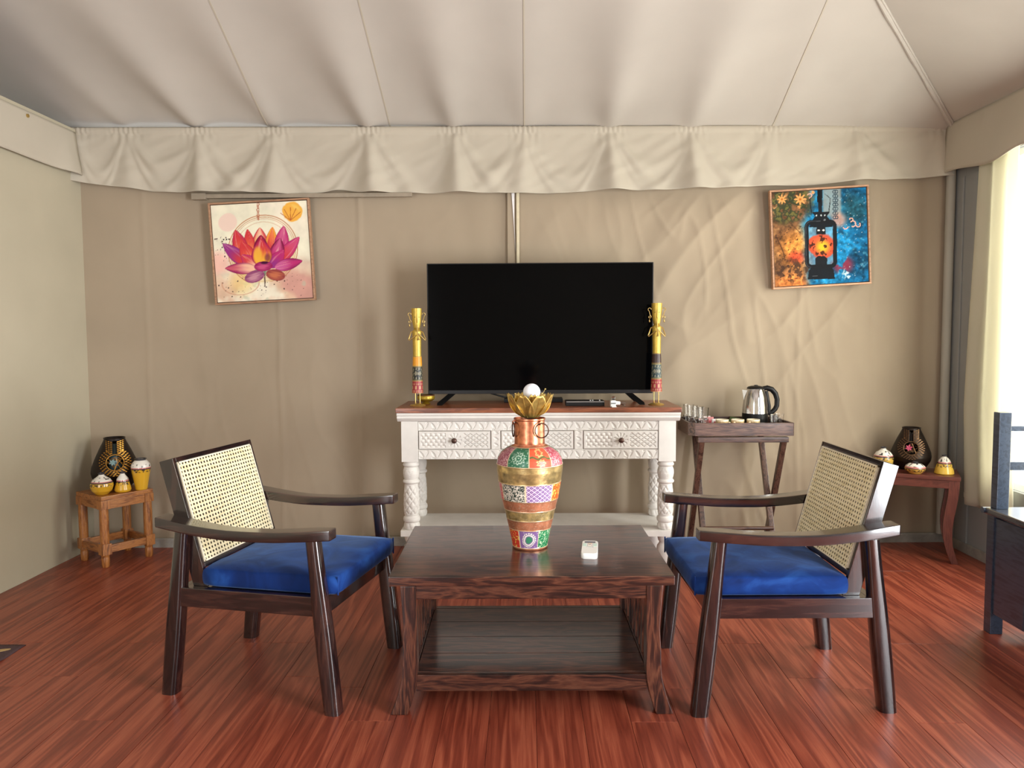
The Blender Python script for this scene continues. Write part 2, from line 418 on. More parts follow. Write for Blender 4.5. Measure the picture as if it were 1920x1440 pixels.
# back wall of hanging canvas
def back_wall(u, v):
    x = XL - 0.02 + (XR - XL + 0.04) * u; z = 2.36 * v
    edge = min(1, 6 * u, 6 * (1 - u))
    d = 0.040 * nz3(x * 1.4 + 3, z * 0.30, 1.3)
    a = x * 0.78 - z * 0.62; b2 = x * 0.62 + z * 0.78
    rgt = sstep(-0.1, 1.2, x) * (1 - sstep(1.9, 2.2, x))
    d += float(0.4 + rgt) * 0.026 * nz3(a * 2.6, b2 * 0.5, 4.1)
    d += float(0.25 + rgt) * 0.012 * (1 - 2 * abs(nz3(a * 3.6 + 2, b2 * 0.9, 8.2)))
    d += 0.004 * nz3(x * 9, z * 2.5, 2.2)
    rd = lambda n: max(0.0, 1 - abs(n) * 2.6) ** 3
    wr = float(0.20 + rgt + 0.35 * (1 - sstep(-1.0, -0.6, x)) * (1 - sstep(0.4, 1.2, z)))
    d += wr * 0.008 * rd(nz3(a * 4.5 + 7, b2 * 1.0, 3.3)) + wr * 0.006 * rd(nz3(x * 7 + z * 1.5, z * 1.6, 6.1))
    d += wr * 0.006 * nz3(x * 6, z * 4, 9.4)
    d *= 1 - 0.9 * float(sstep(1.85, 2.05, z))
    for sx in (-2.13, -1.38, -0.93, 1.55, 1.97):
        q = (x - sx - 0.012 * nz3(z * 2, sx, 0)) / 0.012
        d += 0.006 * math.exp(-q * q)
    return (x, YB(x) - d * edge, z)
wall_back = MB().grid(420, 190, back_wall).build('wall_back', M_wall, angle=180)
tag(wall_back, 'wrinkled beige canvas back wall behind the television', 'wall', kind='structure')

def left_wall(u, v):
    y = YR + (YB(XL) + 0.02 - YR) * u; z = 2.34 * v
    d = 0.012 * nz3(y * 0.9, z * 0.6, 7.7) + 0.003 * nz3(y * 5 + z * 2, z * 2, 3.1)
    return (XL + d * min(1, 8 * (1 - u)), y, z)
wl = MB().grid(120, 50, left_wall).build('wall_left', M_wall2, angle=180)
tag(wl, 'smooth pale beige canvas partition wall beside the wooden stool', 'wall', kind='structure')

# right wall with window and door openings
WY0, WY1, WZ0, WZ1 = 2.28, 3.93, 0.42, 2.10
DY0, DY1, DZ1 = -0.60, 0.94, 2.03
m = MB()
for y0, y1, z0, z1 in ((WY1, 4.46, 0, 2.36), (WY0, WY1, WZ1, 2.36), (WY0, WY1, 0, WZ0), (DY1, WY0, 0, 2.36), (DY0, DY1, DZ1, 2.36), (YR, DY0, 0, 2.36)):
    m.box(XR, XR + 0.03, y0, y1, z0, z1)
tag(m.build('wall_right', M_rwall, smooth=False), 'grey canvas side wall with the bright curtained window', 'wall', kind='structure')
RX0, RX1, RZ1 = -2.42, -1.44, 2.05
m = MB()
for x0, x1, z0, z1 in ((XO, RX0, 0, 2.36), (RX0, RX1, RZ1, 2.36), (RX1, XR + 0.03, 0, 2.36)):
    m.box(x0, x1, YR - 0.03, YR, z0, z1)
tag(m.build('wall_rear', M_wall2, smooth=False), 'canvas rear wall with open tent flap', 'wall', kind='structure')
m = MB().box(XO - 0.03, XO, YR, 4.46, 0, 2.36)
m.add([(XO - 0.03, YR, 2.36), (XO - 0.03, 4.46, 2.36), (XO - 0.03, (YR + 4.43) / 2, 3.95)], [(0, 1, 2)])
m.box(XO, XL, 4.40, 4.43, 0, 2.36)
tag(m.build('wall_outer', M_wall2, smooth=False), 'outer canvas wall beyond the partition', 'wall', kind='structure')

# hipped canvas roof: four sagging slopes
SL = 0.49
YM = (YR + 4.40) / 2; HALF = (4.40 - YR) / 2; ZR = ZE + SL * HALF
def roof_back(u, v):
    r = -0.10 + (HALF + 0.10) * v
    xr = XR - r; x = XO + (xr - XO) * u
    y = 4.40 - r; z = ZE + SL * r; r = max(r, 0.0)
    # straight seams run square to the eave; the right edge is the hip
    hip = max(0.0, min(1.0, (xr - x) / 0.5))
    d = 0.0
    for px, ps in zip(PINCH[1:-1], PSTR[1:-1]):
        lean = px + (px - 0.1) * 0.10 * r
        q = (x - lean) / (0.04 + 0.26 * r)
        d += ps * 0.050 * (1 - math.exp(-r / 0.16)) / (1 + q * q) ** 1.5 * math.exp(-r * 0.35)
    d += 0.018 * nz3(x * 1.0 + 11, r * 0.7, 2) * min(1, r * 4) + 0.004 * nz3(x * 7, r * 3, 5) * math.exp(-r * 4)
    k = 0.012 * math.sin(PI * min(1, v)) 
    return (x, y + (d * hip - k) * -0.44, z + (d - 0.02) * hip * -0.9 + k * 0)
rb = MB().grid(300, 90, roof_back)
ceil_o = rb.build('ceiling', M_roof, angle=180)
tag(ceil_o, 'sloping gathered beige canvas tent roof', 'ceiling', kind='structure')
def roof_right(u, v):
    r = -0.08 + (HALF + 0.08) * v; y = (4.40 - r) + ((YR + r) - (4.40 - r)) * u
    hip = min(1.0, min(u, 1 - u) * 2 * (HALF - r) / 0.5)
    d = 0.03 * nz3(y * 0.9, r, 9) + 0.012 * nz3(y * 2.4, r * 1.2, 4)
    return (XR - r, y, ZE + SL * r + d * hip * max(0, min(1, r * 3)))
MB().grid(120, 60, roof_right).build('right_slope', M_roof, ceil_o, angle=180)
def roof_front(u, v):
    r = HALF * v; x = XO + ((XR - r) - XO) * u
    return (x, YR + r, ZE + SL * r + 0.02 * nz3(x, r, 3) * min(1, 3 * (1 - u)) * min(1, r * 3) * min(1, (1 - v) * 5))
MB().grid(60, 30, roof_front).build('front_slope', M_roof, ceil_o, angle=180)
# rope piping on the hip, sewn seams on the back slope
hp = [(XR - r + 0.0, 4.40 - r, ZE + SL * r - 0.012) for r in [0.03 + HALF * k / 40 * 0.97 for k in range(41)]]
MB().tube(hp, [0.010 + 0.002 * math.sin(k * 2.3) for k in range(41)], 8).build('hip_piping', M_roof, ceil_o)
hp2 = [(p[0] + 0.022, p[1] + 0.004, p[2] - 0.004) for p in hp]
MB().tube(hp2, 0.006, 6).build('hip_piping', M_roof, ceil_o)
from mathutils import geometry as _g
for sx in (-1.42, -0.745, 0.0, 1.375):
    vs_, fs_ = [], []
    for k in range(41):
        r = 0.02 + HALF * 0.97 * k / 40
        xr = XR - r
        if sx > xr - 0.03: break
        u = (sx - XO) / (xr - XO); p = roof_back(u, (r + 0.10) / (HALF + 0.10))
        vs_ += [(p[0] - 0.0035, p[1] - 0.0009, p[2] - 0.0018), (p[0] + 0.0035, p[1] - 0.0009, p[2] - 0.0018), (p[0] + 0.0035, p[1], p[2] + 0.001), (p[0] - 0.0035, p[1], p[2] + 0.001)]
    mm = MB(); mm.loft([vs_[4 * k:4 * k + 4] for k in range(len(vs_) // 4)]); mm.build('seam', M_val, ceil_o)

# valances
def interp(x, xs, ys): return float(np.interp(x, xs, ys))
def val_back(u, t):
    x = -2.50 + 4.875 * u
    zb = interp(x, [-2.55, -2.05, -1.45, -0.91, 0.0, 0.92, 1.35, 2.34], [2.065, 1.998, 1.985, 1.984, 1.980, 2.000, 2.014, 2.066])
    zb += 0.006 * nz3(x * 3.5, 0, 4) + 0.022 * math.exp(-((x + 1.02) / 0.09) ** 2)
    zt = 2.352
    tt = t
    z = zt + (zb - zt) * tt
    band = 0.11
    d = 0.0
    if tt > band:
        q = (tt - band) / (1 - band)
        for i, (px, ps) in enumerate(zip(PINCH, PSTR)):
            sd = 1 if (i * 7) % 3 else -1
            w = 0.022 + 0.085 * q
            c = px + sd * 0.03 * q
            a = (x - c) / w
            d += ps * 0.068 * q ** 0.75 / (1 + a * a) ** 1.4
            a2 = (x - c - sd * (0.02 + 0.20 * q)) / (0.014 + 0.05 * q)
            d += ps * 0.018 * q ** 0.6 * math.exp(-a2 * a2)
        # slack cloth swags between the gathers
        for i in range(len(PINCH) - 1):
            if PINCH[i] <= x < PINCH[i + 1]:
                sg = (x - PINCH[i]) / (PINCH[i + 1] - PINCH[i]); st = math.sin(PI * sg)
                ss = (0.9, 1.2, 1.0, 1.2, 0.5, 0.5, 1.0, 0.9, 0.6, 0.35, 0.5)[i]; rj = (0.1, -0.12, 0.05, 0.15, -0.1, 0.0, 0.12, -0.08, 0.1, -0.15, 0.05)[i]
                sk = st ** (0.7 + 0.5 * (sg if rj > 0 else 1 - sg))
                for lv, am, wd in ((0.62 + rj, 0.016, 0.13), (0.98 + 0.5 * rj, 0.010, 0.10)):
                    tq = lv * sk + 0.03
                    d += ss * am * math.exp(-((q - tq) / wd) ** 2) * st
        d += 0.012 * nz3(x * 3.4, q * 1.6, 1) * q + 0.005 * nz3(x * 11 + q * 5, q * 4, 7)
        near = max(math.exp(-((x - px) / 0.09) ** 2) for px in PINCH)
        d += 0.003 * near * math.cos(x * 150 + 3 * nz3(x * 3, 0, 0)) * math.exp(-q * 8)
    else:
        near = max(math.exp(-((x - px) / 0.07) ** 2) for px in PINCH)
        d = 0.006 * math.sin(PI * tt / band) + 0.004 * near * math.cos(x * 240)
    return (x, YB(x) - 0.022 - d, z)
vb = MB().grid(620, 44, val_back).build('trim_1', M_val, angle=180)
sd_ = vb.modifiers.new('cloth', 'SOLIDIFY'); sd_.thickness = 0.003; sd_.offset = -1
tag(vb, 'long gathered canvas valance hanging along the back wall', 'valance', kind='structure')
def val_left(u, t):
    y = YR + 0.05 + (4.245 - YR - 0.05) * u
    zt = 2.318; zb = 2.085 + 0.018 * sstep(3.0, 4.2, 4.3 - y + 2.9) * 0 + 0.010 * nz3(y * 1.6, 0, 2)
    z = zt + (zb - zt) * t
    d = 0.012 + 0.02 * t + 0.014 * nz3(y * 2.0 + t, t * 1.2, 6) * t
    q = math.exp(-((y - 4.16) / (0.05 + 0.05 * t)) ** 2)
    d += 0.03 * q * t
    return (XL + d, y, float(z))
vl = MB().grid(160, 16, val_left).build('trim_2', M_val, angle=180)
s2 = vl.modifiers.new('cloth', 'SOLIDIFY'); s2.thickness = 0.003; s2.offset = -1
tag(vl, 'flat pale canvas valance on the left partition', 'valance', kind='structure')
MB().cyl((XL + 0.018, 3.83, 2.292), (XL + 0.024, 3.83, 2.292), 0.009, n=14).build('eyelet', M_goldwire, vl)
def val_right(u, t):
    y = YR + 0.05 + (4.385 - YR - 0.05) * u
    zt = 2.345; zb = 2.045 + 0.03 * sstep(3.9, 4.3, y) + 0.014 * nz3(y * 2.2, 0, 12) + 0.03 * math.exp(-((y - 3.70) / 0.12) ** 2)
    z = zt + (zb - zt) * t
    d = 0.058 + 0.02 * t + 0.018 * nz3(y * 3.0, t, 3) * t + 0.010 * math.exp(-((y - 4.02) / 0.02) ** 2) * math.exp(-((t - 0.2) / 0.15) ** 2)
    return (XR - d, y, float(z))
vr = MB().grid(200, 16, val_right).build('trim_3', M_val, angle=180)
s3 = vr.modifiers.new('cloth', 'SOLIDIFY'); s3.thickness = 0.003; s3.offset = -1
tag(vr, 'grey canvas valance above the bright window', 'valance', kind='structure')

# skirtings, corner pole, centre strip, steel bar
m = MB(); m.prism([(0, 0.0), (-0.014, 0.0), (-0.014, 0.045), (-0.008, 0.052), (0, 0.052)], 'x', XL + 0.01, XR - 0.002)
o = m.build('baseboard_back', M_base, M=Matrix.Translation((0, 4.348, 0.0)) @ Matrix.Rotation(math.atan(0.0246), 4, 'Z'))
tag(o, 'low grey skirting along the back wall', 'skirting', kind='structure')
o = MB().box(XR - 0.014, XR, 1.40, 4.39, 0, 0.055).build('baseboard_right', M_base, bevel=0.003)
tag(o, 'low grey skirting along the window wall', 'skirting', kind='structure')
o = MB().cyl((XR - 0.030, 4.378, 0.055), (XR - 0.030, 4.378, 2.10), 0.024, n=20).build('trim_4', M_pole)
tag(o, 'canvas sleeved corner pole beside the curtain', 'pole', kind='structure')
o = MB().box(XR - 0.012, XR, 4.16, 4.20, 0.055, 2.05).box(XR - 0.010, XR, 4.29, 4.31, 0.055, 2.05).build('trim_5', M_rwall, bevel=0.003)
tag(o, 'narrow vertical canvas strips on the window wall', 'strip', kind='structure')
m = MB(); m.box(-0.097, -0.055, 4.335, 4.345, 0.06, 2.08)
o = m.build('trim_6', M_wall, bevel=0.003); tag(o, 'vertical canvas flap down the middle of the back wall', 'flap', kind='structure')
MB().box(-0.046, -0.030, 4.328, 4.342, 0.06, 2.08).build('edge_binding', plain('cream binding tape', (214, 202, 172), 0.7), o, bevel=0.002)
MB().prism([(-0.078, 2.06), (-0.056, 2.06), (-0.058, 1.82), (-0.052, 1.66), (-0.060, 1.80)], 'y', 4.330, 4.334).build('torn_lining', plain('white lining', (228, 226, 226), 0.7), o)
o = MB().box(-1.83, -0.62, 4.272, 4.296, 1.962, 1.985).build('trim_7', M_ironbar, bevel=0.003)
MB().box(-1.84, -1.76, 4.268, 4.30, 1.955, 1.990).build('bar_sleeve', M_ironbar, o, bevel=0.003)
tag(o, 'beige hanging bar behind the lotus picture', 'bar', kind='structure')

# window frame, pane and door frame
m = MB(); T = 0.035
for y0, y1, z0, z1 in ((WY0, WY0 + T, WZ0, WZ1), (WY1 - T, WY1, WZ0, WZ1), (WY0 + T, WY1 - T, WZ0, WZ0 + T), (WY0 + T, WY1 - T, WZ1 - T, WZ1), ((WY0 + WY1) / 2 - 0.015, (WY0 + WY1) / 2 + 0.015, WZ0 + T, WZ1 - T)):
    m.box(XR + 0.03, XR + 0.06, y0, y1, z0, z1)
o = m.build('window_1', M_whiteplastic, bevel=0.003); tag(o, 'tall bright window behind the cream curtain', 'window', kind='structure')
m = MB()
for y0, y1, z0, z1 in ((DY0, DY0 + T, 0, DZ1), (DY1 - T, DY1, 0, DZ1), (DY0 + T, DY1 - T, DZ1 - T, DZ1)):
    m.box(XR + 0.03, XR + 0.06, y0, y1, z0, z1)
o = m.build('door_1', M_whiteplastic, bevel=0.003); tag(o, 'open doorway of the tent', 'door', kind='structure')

# ------------------------------------------------------------------ curtain
def make_curtain():
    t = thing('curtain', 'cream curtain hanging at the edge of the bright window', 'curtain', (2.352, 3.93, 0.0))
    def f(u, v):
        z = 0.29 + 1.85 * v
        e0 = interp(z, [0.29, 0.8, 1.5, 2.06], [4.10, 4.135, 4.10, 4.07]) - 3.93
        e1 = interp(z, [0.29, 0.8, 1.5, 2.06], [3.72, 3.75, 3.76, 3.77]) - 3.93
        y = e0 + (e1 - e0) * u
        w = 0.013 * math.sin(u * PI * 5.0 + 0.6) + 0.006 * math.sin(u * 23 + z * 1.5) * (1 - v) + 0.007 * nz3(u * 3, z * 1.2, 5)
        zz = z + (0.02 * u * -1 * (1 - v))
        return (0.0 - w, y, zz)
    o = MB().grid(60, 60, f).build('cloth', M_curtain, t, angle=180)
    s = o.modifiers.new('cloth', 'SOLIDIFY'); s.thickness = 0.002
    def h(u, v):
        p = f(u, 0.012 + 0.014 * v); return (p[0] - 0.003, p[1], p[2] + 0.015)
    MB().grid(60, 2, h).build('hem', M_curtain, t, angle=180)
    MB().cyl((0, 0.20, 2.148), (0, -1.75, 2.148), 0.008, n=10).build('rod', M_goldwire, t)
make_curtain()

# ------------------------------------------------------------------ coffee table
def make_coffee_table():
    t = thing('coffee_table', 'low dark rosewood coffee table with flared feet and lower shelf', 'table', (0.012, 2.68, 0.0), math.radians(0.8))
    W2, D2 = 0.448, 0.322
    MB().box(-W2, W2, -D2, D2, 0.416, 0.448).build('table_top', DW['X'], t, bevel=0.004)
    for sx in (-1, 1):
        for sy in (-1, 1):
            # leg flares outward at the foot
            secs = []
            for z in [0.0, 0.03, 0.06, 0.09, 0.12, 0.16, 0.21, 0.28, 0.36, 0.416]:
                fl = 0.040 * (max(0, (0.15 - z)) / 0.15) ** 1.6
                w = interp(z, [0, 0.1, 0.28, 0.416], [0.054, 0.050, 0.043, 0.050])
                xo = interp(z, [0, 0.2, 0.28, 0.416], [0.408, 0.408, 0.403, 0.412]) + fl
                xi = xo - w
                y0, y1 = sy * (D2 - 0.004), sy * (D2 - 0.052)
                secs.append([(sx * xo, y0, z), (sx * xi, y0, z), (sx * xi, y1, z), (sx * xo, y1, z)])
            MB().loft(secs).build('leg', DW['Z'], t, bevel=0.004)
    for sy in (-1, 1):
        y0, y1 = sorted((sy * (D2 - 0.010), sy * (D2 - 0.034)))
        MB().box(-0.364, 0.364, y0, y1, 0.372, 0.416).build('apron', DW['X'], t, bevel=0.003)
        MB().box(-0.366, 0.366, y0, y1, 0.075, 0.128).build('shelf_rail', DW['X'], t, bevel=0.003)
    for sx in (-1, 1):
        x0, x1 = sorted((sx * 0.370, sx * 0.392))
        MB().box(x0, x1, -D2 + 0.052, D2 - 0.052, 0.372, 0.416).build('apron', DW['Y'], t, bevel=0.003)
        MB().box(x0, x1, -D2 + 0.052, D2 - 0.052, 0.080, 0.128).build('shelf_rail', DW['Y'], t, bevel=0.003)
        for k in range(7):
            y = -0.20 + 0.40 * k / 6
            MB().box(x0 + 0.004, x1 - 0.004, y - 0.011, y + 0.011, 0.128, 0.372).build('slat', DW['Z'], t, bevel=0.002)
    for k in range(4):
        ya = -D2 + 0.036 + (2 * D2 - 0.072) * k / 4; yb = -D2 + 0.036 + (2 * D2 - 0.072) * (k + 1) / 4
        MB().box(-0.368, 0.368, ya + 0.0006, yb - 0.0006, 0.108, 0.127).build('shelf_board', DW['X'], t, bevel=0.0012, seg=1)
make_coffee_table()

# ------------------------------------------------------------------ armchairs with cane backs
def rrect(cx, cy, hx, hy, r, z, n=3, M=None):
    pts = []
    for qx, qy, a0 in ((1, 1, 0), (-1, 1, 90), (-1, -1, 180), (1, -1, 270)):
        for k in range(n + 1):
            a = math.radians(a0 + 90 * k / n)
            pts.append((cx + qx * (hx - r) + r * math.cos(a), cy + qy * (hy - r) + r * math.sin(a), z))
    return pts
def make_chair():
    t = thing('armchair', 'dark wood armchair with cane back and blue velvet seat, left of the coffee table', 'chair', (0, 0, 0), 0, 'pair of cane-backed armchairs')
    for sy in (-1, 1):
        for fx, tx, fy, nm in ((0.300, 0.242, 0.268, 'f'), (-0.303, -0.240, 0.247, 'b')):
            s = []
            for k in range(9):
                q = k / 8
                hx = 0.027 + 0.004 * math.sin(PI * min(1, q * 1.2)) - 0.004 * q; hy = 0.026 - 0.003 * q
                s.append(rrect(fx + (tx - fx) * q, sy * fy, hx, hy, 0.016, 0.556 * q, 4))
            MB().loft(s).build('leg', CW['Z'], t, angle=50)
        # armrest: dips in the middle, wider at the back
        s = []
        for k in range(25):
            q = k / 24; x = 0.312 - 0.622 * q
            zt = 0.590 + 0.020 * max(0, (q - 0.55) / 0.45) ** 1.6 + 0.006 * max(0, (0.3 - q) / 0.3) - 0.012 * math.sin(PI * q) ** 1.3
            th = 0.034
            hw = interp(q, [0, 0.1, 0.5, 0.85, 1], [0.024, 0.031, 0.028, 0.036, 0.034])
            yc = sy * interp(q, [0, 0.5, 1], [0.272, 0.270, 0.262])
            s.append([(x, yc - hw, zt - th), (x, yc + hw, zt - th), (x, yc + hw, zt), (x, yc - hw, zt)])
        MB().loft(s).build('armrest', CW['X'], t, bevel=0.005, angle=40)
        y0, y1 = sorted((sy * 0.266, sy * 0.240))
        MB().box(-0.262, 0.262, y0, y1, 0.306, 0.370).build('side_rail', CW['X'], t, bevel=0.003)
    MB().box(0.232, 0.262, -0.240, 0.240, 0.300, 0.370).build('front_rail', CW['Y'], t, bevel=0.003)
    MB().box(-0.262, -0.236, -0.240, 0.240, 0.306, 0.366).build('rear_rail', CW['Y'], t, bevel=0.003)
    MB().box(-0.236, 0.232, -0.2395, 0.2395, 0.348, 0.366).build('seat_board', CW['Y'], t, bevel=0.001, seg=1)
    # velvet seat cushion
    bm = bmesh.new()
    bmesh.ops.create_cube(bm, size=1.0)
    bmesh.ops.subdivide_edges(bm, edges=bm.edges, cuts=9, use_grid_fill=True)
    me = bpy.data.meshes.new('seat_cushion')
    for v in bm.verts:
        a = Vector(v.co) * 2
        # rounded box
        hx, hy, hz, r = 0.240, 0.243, 0.0345, 0.014
        p = Vector((a.x * hx, a.y * hy, a.z * hz))
        c = Vector((max(-hx + r, min(hx - r, p.x)), max(-hy + r, min(hy - r, p.y)), max(-hz + r, min(hz - r, p.z))))
        d = p - c
        if d.length > 1e-6: p = c + d.normalized() * r if d.length > r else p
        crown = 0.010 * (1 - a.x ** 2) * (1 - a.y ** 2) * (1 if a.z > 0 else 0)
        p.z += crown + 0.004 * nz3(p.x * 9, p.y * 9, 2) * (1 if a.z > 0 else 0)
        side = 0.006 * (1 - (a.z) ** 2)
        p.x += side * (1 if a.x > 0.95 else -1 if a.x < -0.95 else 0); p.y += side * (1 if a.y > 0.95 else -1 if a.y < -0.95 else 0)
        v.co = (p.x + 0.068, p.y, p.z + 0.4035)
    bm.to_mesh(me); bm.free()
    me.polygons.foreach_set('use_smooth', [True] * len(me.polygons)); me.materials.append(M_velvet)
    cu = bpy.data.objects.new('seat_cushion', me); link(cu, t)
    for sy in (-1, 1):
        MB().tube([(0.3095, sy * 0.241, 0.374 + 0.060 * k / 6) for k in range(7)], 0.0028, 6).build('seam', M_velvet, cu)
    # backrest: deep frame leaning back
    A = math.radians(15.6)
    Mb = Matrix.Translation((-0.158, 0, 0.366)) @ Matrix.Rotation(-A, 4, 'Y')
    HB, WB, DB = 0.447, 0.238, 0.052
    for sy in (-1, 1):
        y0, y1 = sorted((sy * WB, sy * (WB - 0.016)))
        MB().box(-DB, 0, y0, y1, 0.004, HB).build('back_stile', CW['Z'], t, bevel=0.002, M=Mb)
    MB().box(-DB, 0, -WB + 0.016, WB - 0.016, HB - 0.016, HB).build('back_rail', CW['Y'], t, bevel=0.002, M=Mb)
    MB().box(-DB, 0, -WB + 0.016, WB - 0.016, 0.066, 0.084).build('back_rail', CW['Y'], t, bevel=0.002, M=Mb)
    MB().box(-DB, -DB + 0.008, -WB + 0.017, WB - 0.017, 0.085, HB - 0.017).build('back_panel', CW['Z'], t, M=Mb)
    # cane webbing with real holes
    y0, y1, z0, z1 = -WB + 0.017, WB - 0.017, 0.085, HB - 0.017
    nx_, nz_ = 27, 21
    nz_ = 24
    cw, chh = (y1 - y0) / nx_, (z1 - z0) / nz_
    vs_, fs_, idx = [], [], {}
    def V(p):
        k = (round(p[0], 5), round(p[1], 5))
        if k not in idx: idx[k] = len(vs_); vs_.append((0.001, p[0], p[1]))
        return idx[k]
    for j in range(nz_):
        for i in range(nx_):
            cy, cz = y0 + cw * (i + 0.5), z0 + chh * (j + 0.5)
            out = [(cy + a * cw / 2, cz + b * chh / 2) for a, b in ((1, 0), (1, 1), (0, 1), (-1, 1), (-1, 0), (-1, -1), (0, -1), (1, -1))]
            inn = [(cy + 0.30 * cw * math.cos(PI / 4 * k), cz + 0.33 * chh * math.sin(PI / 4 * k)) for k in range(8)]
            for k in range(8):
                fs_.append((V(out[k]), V(out[(k + 1) % 8]), V(inn[(k + 1) % 8]), V(inn[k])))
    mm = MB(); mm.add(vs_, fs_)
    cp = mm.build('cane_panel', M_cane, t, smooth=False, M=Mb); tag(cp, 'pale woven cane webbing')
    sdm = cp.modifiers.new('thick', 'SOLIDIFY'); sdm.thickness = 0.002
    m = MB()
    for a, b, c, d in ((y0, y0 + 0.005, z0, z1), (y1 - 0.005, y1, z0, z1), (y0, y1, z0, z0 + 0.005), (y0, y1, z1 - 0.005, z1)):
        m.box(-0.001, 0.0045, a, b, c, d)
    m.build('beading', M_beige_thread, cp, M=Mb)
    return t
chair = make_chair()
chair.location = (-0.856, 2.695, 0); chair.rotation_euler = (0, 0, math.radians(-11.5))
chair2 = copy_tree(chair)
chair2.location = (0.840, 2.6455, 0); chair2.rotation_euler = (0, 0, math.radians(181.0))
chair2['label'] = 'dark wood armchair with cane back and blue velvet seat, beside the tea tray stand'
chair['label'] = 'dark wood armchair with cane back and blue velvet seat, nearer the wooden stool'

# ------------------------------------------------------------------ console table, white and carved
def seg_groove(u, v, ax, ay, bx, by, w):
    dx, dy = bx - ax, by - ay; L2 = dx * dx + dy * dy
    t = np.clip(((u - ax) * dx + (v - ay) * dy) / L2, 0, 1)
    d = np.hypot(u - ax - t * dx, v - ay - t * dy)
    return np.clip(1 - d / (w * (0.25 + 1.3 * np.sin(PI * np.clip(t, 0.02, 0.98)))), 0, 1)
def plate(name, x0, x1, z0, z1, yf, hfun, parent, mat_, res=0.0028, thick=0.018, backing=True):
    nx = max(4, int((x1 - x0) / res)); nzz = max(4, int((z1 - z0) / res))
    xs = np.linspace(x0, x1, nx + 1); zs = np.linspace(z0, z1, nzz + 1)
    X, Z = np.meshgrid(xs, zs); Hh = hfun(X, Z)
    Hh[0, :] = -0.006; Hh[-1, :] = -0.006; Hh[:, 0] = -0.006; Hh[:, -1] = -0.006
    m = MB(); vs_ = np.stack([X, yf - Hh, Z], -1).reshape(-1, 3).tolist()
    fs_ = [(j * (nx + 1) + i, j * (nx + 1) + i + 1, (j + 1) * (nx + 1) + i + 1, (j + 1) * (nx + 1) + i) for j in range(nzz) for i in range(nx)]
    m.add(vs_, fs_)
    if backing: m.box(x0, x1, yf + 0.0055, yf + thick, z0, z1)
    return m.build(name, mat_, parent, angle=40)
def chip_band(X, Z, z0, z1, p, flip=False):
    h = z1 - z0; u = (X / p) % 1.0 * p; v = (Z - z0) / h * h
    g = np.zeros_like(X)
    for o in (-p, 0, p):
        g = np.maximum(g, 1.0 * seg_groove(u + o, v, 0.10 * p, 0.86 * h, 0.46 * p, 0.16 * h, 0.0042))
        g = np.maximum(g, 0.7 * seg_groove(u + o, v, 0.56 * p, 0.14 * h, 0.88 * p, 0.84 * h, 0.0026))
        for cx, cz in ((0.28, 0.14), (0.36, 0.10), (0.72, 0.88), (0.80, 0.92), (0.18, 0.12)):
            d = np.hypot(u + o - cx * p, (v - cz * h)); g = np.maximum(g, np.clip(1 - d / 0.0042, 0, 1) * 0.8)
    return -0.0085 * g
